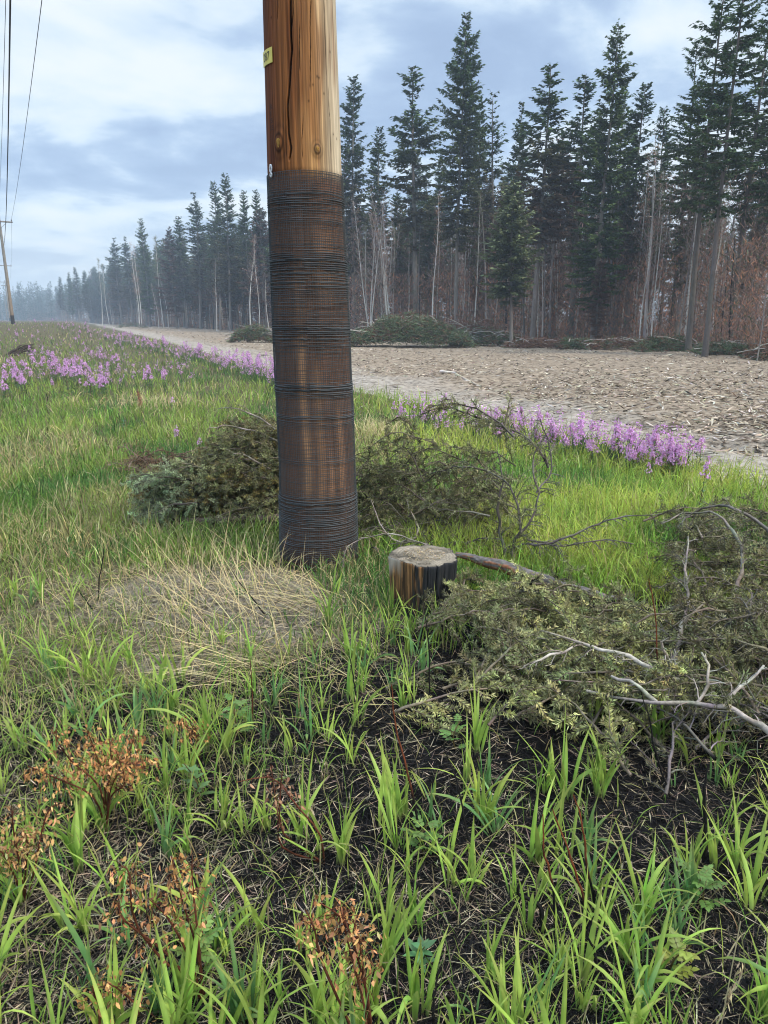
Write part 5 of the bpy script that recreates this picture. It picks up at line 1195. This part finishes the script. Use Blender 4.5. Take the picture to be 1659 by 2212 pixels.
# bare grey snags
def snag(key, h, lean, colr):
    tr, cr = MB(), MB(); k = 10; t = np.linspace(0, 1, k); ax = np.stack([lean * h * t + .05 * np.sin(t * 5), .05 * np.sin(t * 7), h * t], -1)
    tubes(tr, ax - [0, 0, .1], (0.075 * (1 - .75 * t))[None], jit(colr, k, .15, .03)[None], 7)
    n = 70; z = rng.uniform(.15, 1, n); o = np.stack([np.interp(z, t, ax[:, j]) for j in range(3)], -1)
    slivers(cr, o, np.stack([rng.normal(size=n), rng.normal(size=n), rng.normal(-.2, .4, n)], -1), rng.uniform(.15, .6, n), .016, jit((.13, .10, .08), n, .3))
    V[key] = [mk_tree('bare_trunk', tr, cr, M_bark, M_twig, 'dead_twigs'), h, False]
snag('s1', 10, 0.01, (.20, .175, .155)); snag('s2', 8, -.03, (.30, .27, .24)); snag('s3', 12, 0.03, (.12, .10, .09)); snag('s4', 7, .05, (.03, .027, .025))
def put(key, px, Yd, ytop=None, h=None, label='', cat='spruce', group=None, wide=1.0, tilt=0.0):
    root, h0, used_ = V[key]
    b = on(atY(px, 700, Yd)); 
    if ytop is not None:
        h = atY(px, ytop, Yd)[2] - b[2]
    s = h / h0; rz = rng.uniform(0, 6.28); scl = (s * wide, s * wide, s)
    if not used_:
        V[key][2] = True; o = root; o.location = tuple(float(a) for a in b); o.rotation_euler = (0, tilt, rz); o.scale = scl
    else: o = dup(root, b, rz, scl, (0, tilt))
    tag(o, label, cat, group); return o
FR = [('big', 985, 56, 25, 'tallest spruce right of the pole, with ragged drooping boughs', 1.0), ('full2', 768, 72, 163, 'pointed spruce directly right of the wrapped pole', 1.15),
      ('full2', 821, 68, 273, 'short broad spruce second to the right of the pole', 1.1), ('club', 897, 62, 142, 'narrow lopsided spruce left of the tallest one', 1.35),
      ('narrow', 1022, 62, 208, 'slim spruce just right of the tallest ragged one', 1.0), ('scraggy', 1056, 58, 198, 'scraggy spruce with a bare dead tip', 1.3), ('narrow', 1105, 60, 222, 'thin spire-topped spruce left of the bare-trunked one', 1.1),
      ('narrow2', 1152, 50, 140, 'tall spruce with a tufted top on a long bare grey trunk', 1.5), ('young', 1106, 44, 395, 'lighter green shorter spruce on a pale trunk at the forest front', 1.25),
      ('scorched', 1194, 58, 283, 'rust-scorched spruce between two dark green ones', 1.1), ('club', 1232, 52, 163, 'dark spruce with a clubbed crooked top', 1.5), ('full', 1283, 46, 48, 'big dense spruce second tallest, right half of the forest', 1.15),
      ('lop', 1318, 51, 172, 'broad spruce tucked behind the right side of the big dense one', 1.0), ('full2', 1356, 50, 178, 'dense dark spruce with a rounded pointed top', 1.3), ('full2', 1393, 54, 233, 'thin-topped spruce left of the bright gap in the forest', 1.1),
      ('lop', 1462, 44, 178, 'dark bushy spruce right of the bright gap in the forest', 1.1), ('tall', 1492, 37, -110, 'towering spruce with long bare trunk, left of the two at upper right', 1.1),
      ('tall2', 1530, 33, -190, 'towering spruce with a long leaning bare trunk, its top out of view at right', 1.0), ('tall2', 1668, 33, -120, 'huge spruce cut off by the right edge of the photo', 1.15), ('tall', 1578, 40, -60, 'towering spruce behind the leaning one, its crown filling the upper right', 1.2), ('tall2', 1448, 47, 90, 'spruce rising between the dark bushy one and the towering pair', 1.1), ('tall', 1612, 46, 20, 'tall thin-crowned spruce behind the right edge trunks', 1.0), ('narrow2', 1628, 44, 300, 'short dark spruce near the right edge behind bare trunks', 1.2),
      ('scorched', 1290, 44, 560, 'small dull green sapling spruce at the forest foot below the big dense one', 1.5),
      ('full2', 498, 105, 375, 'highest spruce left of the pole', 1.2), ('full2', 476, 110, 392, 'spruce touching the left side of the highest one left of the pole', 1.1), ('narrow', 433, 125, 416, 'spruce with stepped top third in height left of the pole', 1.5),
      ('full2', 541, 98, 412, 'spruce nearest the left side of the wrapped pole but one', 1.0), ('full2', 562, 95, 410, 'spruce nearest the left side of the wrapped pole', 1.0), ('full2', 403, 135, 468, 'hazy spruce left of the stepped-top one', 1.4),
      ('scorched', 382, 135, 490, 'reddish scorched spruce in the hazy stretch', 1.5), ('full', 324, 165, 472, 'pointed hazy spruce standing above its neighbours at left', 1.1), ('narrow', 287, 195, 512, 'slender hazy spruce left of the pointed one', 1.6), ('narrow', 264, 205, 514, 'hazy spruce outermost but for the pale birches', 1.6),
      ('full2', 192, 255, 584, 'small blue-hazed spruce, fourth from the left end of the forest', 1.2), ('full2', 172, 265, 577, 'small blue-hazed spruce, third from the left end of the forest', 1.2), ('full', 158, 275, 588, 'small blue-hazed spruce, second from the left end of the forest', 1.1), ('full2', 139, 285, 598, 'blue-hazed spruce ending the forest row at left', 1.3)]
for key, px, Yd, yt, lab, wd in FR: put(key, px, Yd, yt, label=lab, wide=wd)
# the trees behind and between
NAMED = sorted([(f[1], f[4]) for f in FR])
SHORT = {985: 'tallest ragged spruce', 768: 'pointed spruce beside the pole', 821: 'short broad spruce', 897: 'narrow lopsided spruce', 1022: 'slim spruce', 1056: 'spruce with the bare dead tip', 1105: 'spire-topped spruce', 1152: 'tufted bare-trunked spruce', 1194: 'rust-scorched spruce', 1232: 'crooked clubbed spruce', 1283: 'big dense spruce', 1356: 'rounded pointed spruce', 1393: 'thin-topped spruce', 1462: 'dark bushy spruce', 1492: 'towering left one', 1530: 'towering leaning spruce', 1668: 'huge edge spruce', 1628: 'short dark right spruce', 498: 'highest spruce left of the pole', 433: 'stepped-top spruce', 541: 'last spruce but one by the pole', 562: 'spruce nearest the pole', 403: 'hazy spruce by the stepped one', 382: 'reddish scorched spruce', 324: 'pointed hazy spruce', 287: 'slender hazy spruce', 264: 'outermost hazy spruce', 192: 'fourth spruce from the left end', 158: 'second spruce from the left end'}
LOOK = {'club': 'crooked spruce', 'lop': 'lopsided spruce', 'full2': 'dark spruce', 'narrow': 'narrow spruce', 'narrow2': 'long-trunked spruce', 'scorched': 'scorched spruce', 'full': 'full spruce', 'scraggy': 'scraggy spruce', 'b1': 'straight birch', 'b2': 'left-leaning birch', 'b3': 'slanting birch', 'b4': 'many-stemmed birch', 'b5': 'greenish birch', 's1': 'grey bare trunk', 's2': 'pale bare trunk', 's3': 'tall dark bare trunk', 's4': 'charred bare trunk'}
SEEN = set()
def where(key, px, Yd):
    k = min(SHORT, key=lambda a: abs(a - px)); dpx = px - k; side = 'right' if dpx > 0 else 'left'
    dd = Yd - edgeY(px) * 1.0; f = dd / max(edgeY(px), 1)
    ranks = ['at the edge', 'second rank', 'third rank', 'deep', 'deepest']
    r_ = ranks[0] if f < .06 else ranks[1] if f < .22 else ranks[2] if f < .45 else ranks[3] if f < .7 else ranks[4]
    near_ = 'just ' if abs(dpx) < 14 else ''
    return ' '.join((LOOK[key] + ', ' + r_ + ', ' + near_ + side + ' of the ' + SHORT[k]).split()[:16])
mids = ['full2', 'club', 'narrow2', 'scorched', 'lop', 'scraggy', 'narrow']
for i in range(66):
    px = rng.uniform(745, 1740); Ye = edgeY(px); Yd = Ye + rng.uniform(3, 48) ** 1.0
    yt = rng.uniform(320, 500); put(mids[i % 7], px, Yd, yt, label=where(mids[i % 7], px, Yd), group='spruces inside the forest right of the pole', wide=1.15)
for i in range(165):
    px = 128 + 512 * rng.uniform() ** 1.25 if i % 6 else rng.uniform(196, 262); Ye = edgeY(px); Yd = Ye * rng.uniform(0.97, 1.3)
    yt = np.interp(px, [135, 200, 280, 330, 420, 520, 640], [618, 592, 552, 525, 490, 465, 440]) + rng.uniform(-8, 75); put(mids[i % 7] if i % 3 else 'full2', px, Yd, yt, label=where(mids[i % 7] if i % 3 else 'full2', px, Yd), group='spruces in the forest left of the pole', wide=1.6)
BR = [('b1', 936, 54, 420, 'white birch with a clean trunk left of the tallest spruce'), ('b4', 800, 60, 420, 'many-stemmed white birch fanning out right of the pole'), ('s2', 1172, 46, 545, 'broken white birch snag between dark trunks'),
      ('b2', 1410, 42, 470, 'thin birch with rusty leaves in the bright gap'), ('b1', 1385, 41, 480, 'pale slanting birch left of the dark bushy spruce'), ('b2', 468, 104, 560, 'brightest white birch left of the pole'), ('b3', 541, 92, 500, 'leaning white birch close to the left side of the pole'),
      ('b1', 560, 90, 520, 'white birch between the leaning one and the pole'), ('b1', 306, 160, 530, 'pair-forming pale birch, left one under the pointed hazy spruce'), ('b1', 301, 158, 525, 'pair-forming pale birch, right one under the pointed hazy spruce'), ('b5', 222, 215, 558, 'pale green leafy birch rising over the hazy left forest'),
      ('b5', 235, 220, 570, 'pale green birch beside the taller leafy one'), ('b5', 352, 150, 510, 'pale feathery birch between dark spruces at left'), ('b3', 343, 140, 610, 'short white forked birch at the forest foot, left'), ('b1', 1530, 36, 470, 'white birch among the towering bare trunks at right'), ('s1', 1645, 30, 560, 'grey bare trunk at the right edge')]
for key, px, Yd, yt, lab in BR: put(key, px, Yd, yt, label=lab, cat='birch' if key[0] == 'b' else 'bare trunk', wide=1.0)
for i in range(110):
    if i % 3 == 2: px = rng.uniform(240, 640); Yd = edgeY(px) * rng.uniform(.93, 1.12); l_ = 'left'
    else: px = rng.uniform(750, 1720); Yd = edgeY(px) + rng.uniform(-1, 22); l_ = 'right'
    k_ = ['b1', 'b2', 'b3', 'b4', 'b5', 'b2'][i % 6]; put(k_, px, Yd, None, h=rng.uniform(7, 12), label=where(k_, px, Yd), cat='birch', group='thin birches in the forest %s of the pole' % l_)
for i in range(150):
    if i % 4 == 3: px = rng.uniform(300, 640); Yd = edgeY(px) * rng.uniform(.95, 1.12); l_ = 'left'
    else: px = rng.uniform(750, 1740); Yd = edgeY(px) + rng.uniform(0, 26); l_ = 'right'
    k_ = ['s1', 's3', 's1', 's4', 's2', 's3'][i % 6]; put(k_, px, Yd, None, h=rng.uniform(5, 11), label=where(k_, px, Yd), cat='bare trunk', group='bare trunks in the forest %s of the pole' % l_, tilt=rng.normal(0, .03))

# brown thicket under the trees
mb = MB()
n = 220000; px = rng.uniform(60, 1800, n); Ye = edgeY(px); Yd = Ye * np.where(px < 640, rng.uniform(1.0, 1.25, n), 1) + np.where(px >= 640, 0.5 + 29 * rng.uniform(0, 1, n) ** 1.7, 0)
dx, dy, dz = ray(px, np.full(n, 700.)); xx = dx * Yd / dy; hh = rng.uniform(0, 1, n) ** 1.6 * np.where(vn(xx * .25, Yd * .2, 211) > .45, 9.0, 5.0)
p = np.stack([xx, Yd, H(xx, Yd) + hh], -1); d = rng.normal(size=(n, 3)); d[:, 2] = np.abs(d[:, 2]) + .5
m_ = vn(xx * .3, Yd * .3, 212); col = np.where((rng.uniform(size=n) < .35)[:, None] & (hh < 5)[:, None], np.array([.42, .19, .10]), np.array([.25, .165, .125]))
col = np.where((rng.uniform(size=n) < .15)[:, None], np.array([.09, .11, .05]), col); lnn = rng.uniform(.12, .55, n)
slivers(mb, p, d, lnn, np.where(rng.uniform(size=n) < .4, .05, .016) * (0.6 + Yd / 100), jit(col, n, .3, .05))
o = mb.build('undergrowth', M_deadleaf, smooth=False); tag(o, 'tangled brown scorched undergrowth and twigs between the trunks', 'undergrowth', kind='stuff')

# distant forest in the smoke
mb = MB()
for i in range(210):
    px = rng.uniform(-60, 150); Yd = rng.uniform(400, 640); tr, cr = spruce(rng.uniform(14, 24), bf=0.05, rmax=3.0, dens=0.8, lowres=True)
    b = atY(px, 700, Yd); b[2] = 0
    for src in (tr, cr):
        off = 0
        for v_, c_ in zip(src.v, src.c): pass
        vv = np.concatenate(src.v) + b; mb.add(vv, np.concatenate(src.c), np.concatenate(src.q))
o = mb.build('distant_forest', M_needle, smooth=False); tag(o, 'far blue treeline fading into smoke at the left', 'forest', kind='stuff')

# the mass of woods standing behind the rows
mb = MB()
for i in range(150):
    if i % 3: px = rng.uniform(660, 1860); Yd = edgeY(px) + rng.uniform(38, 75); yt = rng.uniform(430, 560)
    else: px = rng.uniform(170, 660); Yd = edgeY(px) * rng.uniform(1.25, 1.5); yt = np.interp(px, [170, 300, 640], [640, 590, 520]) + rng.uniform(-15, 25)
    b = on(atY(px, 700, Yd)); h_ = atY(px, yt, Yd)[2] - b[2]
    tr, cr = spruce(h_, bf=0.0, rmax=2.6, dens=1.0, tint=(0.10, 0.085, 0.055), scorch=0.7, lowres=True)
    for src in (tr, cr): mb.add(np.concatenate(src.v) + b, np.concatenate(src.c), np.concatenate(src.q))
o = mb.build('deep_woods', M_needle, smooth=False); tag(o, 'dim brownish mass of woods behind the front rows of trees', 'woods', kind='stuff')

# ------------------------------------------------------------------ slash heaps at the forest edge
def slash(cx, Yd, wpx, hpx, lab, n=2600, colr=(0.105, 0.135, 0.065), brown=0.2, sticks=60):
    b = on(atY(cx, 700, Yd)); e_ = empty('brush_pile', b); tag(e_, lab, 'brush pile'); W = wpx / 2 / FPX * Yd; Hh = hpx / FPX * Yd
    fo, st = MB(), MB(); u = rng.uniform(-1, 1, n); v_ = rng.uniform(-1, 1, n); prof = np.sqrt(np.clip(1 - u ** 2, 0, 1)) * np.sqrt(np.clip(1 - v_ ** 2 * .9, 0, 1)) * (0.55 + .7 * vn(u * 3 + cx, v_ * 2, 221))
    z = prof * Hh * rng.uniform(.1, 1, n) ** .6; p = np.stack([u * W, v_ * max(W * .45, 1.0), z], -1)
    g_ = vn(u * 4 + cx, z * 3, 222); c_ = np.where((rng.uniform(size=n) < brown + .25 * (g_ > .6))[:, None], np.array([.17, .09, .055]), np.array(colr) * (0.7 + .7 * g_)[:, None])
    for k in range(4):
        d = rng.normal(size=(n, 3)); d[:, 2] = d[:, 2] * .5 - .05
        slivers(fo, p, d, rng.uniform(.12, .38, n), .035, jit(c_, n, .25, .05))
    a = rng.uniform(0, 6.28, sticks); L0 = rng.uniform(.5, 1.8, sticks) * min(1.2, W); uu = rng.uniform(-.9, .9, sticks); c0 = np.stack([uu * W, rng.uniform(-.45, .3, sticks) * W * .5 - .2, Hh * rng.uniform(.1, .9, sticks) * np.sqrt(1 - uu ** 2)], -1)
    dd = np.stack([np.cos(a), np.sin(a) * .5, rng.uniform(-.1, .35, sticks)], -1) * L0[:, None]; tq = np.linspace(-.5, .5, 5)
    Ps = c0[:, None] + dd[:, None] * tq[None, :, None]; Ps[..., 2] = np.maximum(.03, Ps[..., 2] + .1 * (1 - (2 * tq) ** 2)); Ps += rng.normal(0, .02, Ps.shape)
    tubes(st, Ps, np.linspace(.028, .010, 5)[None] * rng.uniform(.4, 1.1, (sticks, 1)), jit((.36, .32, .28), sticks, .35, .04), 4)
    st.build('branches', M_twig, e_); fo.build('foliage', M_fneedle, e_, smooth=False)
slash(880, 44, 270, 72, 'biggest heap of green cut spruce boughs at the forest edge, right of the pole', 6500)
slash(548, 52, 95, 42, 'green brush pile with white sticks, peeking out left of the pole', 1800, sticks=50)
slash(1055, 45, 150, 34, 'low straggling brush pile just right of the biggest heap', 1800, brown=.35)
slash(1010, 50, 150, 62, 'rust-brown scorched brush behind the biggest heap', 1500, brown=.95, sticks=20)
slash(1248, 41, 60, 26, 'small tuft of green cut boughs below the big dense spruce', 700, sticks=8)
slash(1450, 38, 130, 34, 'low green brush under the dark bushy spruce at right', 1400, sticks=14)
slash(1580, 35, 130, 26, 'flat grey-green brush at the foot of the towering spruces', 1200, sticks=30)
slash(1340, 40, 140, 22, 'thin line of brown brush along the forest foot in the middle right', 900, brown=.6, sticks=30)
slash(1160, 42, 130, 20, 'low rusty leaf litter bank left of the small green tuft', 900, brown=.9, sticks=16)
slash(285, 140, 60, 14, 'dark distant brush pile in the haze at left', 500, sticks=10)
slash(1690, 31, 120, 40, 'rusty brush with grey sticks at the right edge', 900, brown=.7, sticks=26)

# ------------------------------------------------------------------ smoke haze
mb = MB(); box(mb, (0, 420, 16.0), np.array([1., 0, 0]), np.array([0, 1., 0]), EZ, 780, 500, 18.5, (1, 1, 1))
hm_, ht_ = mat_new('haze'); pv = N(ht_, 'ShaderNodeVolumePrincipled'); pv.inputs['Color'].default_value = (0.72, 0.86, 1.0, 1); pv.inputs['Density'].default_value = 0.0011; pv.inputs['Anisotropy'].default_value = 0.0
oo = N(ht_, 'ShaderNodeOutputMaterial'); L(ht_, pv.outputs[0], oo.inputs['Volume'])
hz_o = mb.build('haze', hm_, smooth=False); tag(hz_o, 'bluish smoke haze hanging in the air', 'haze', kind='stuff')
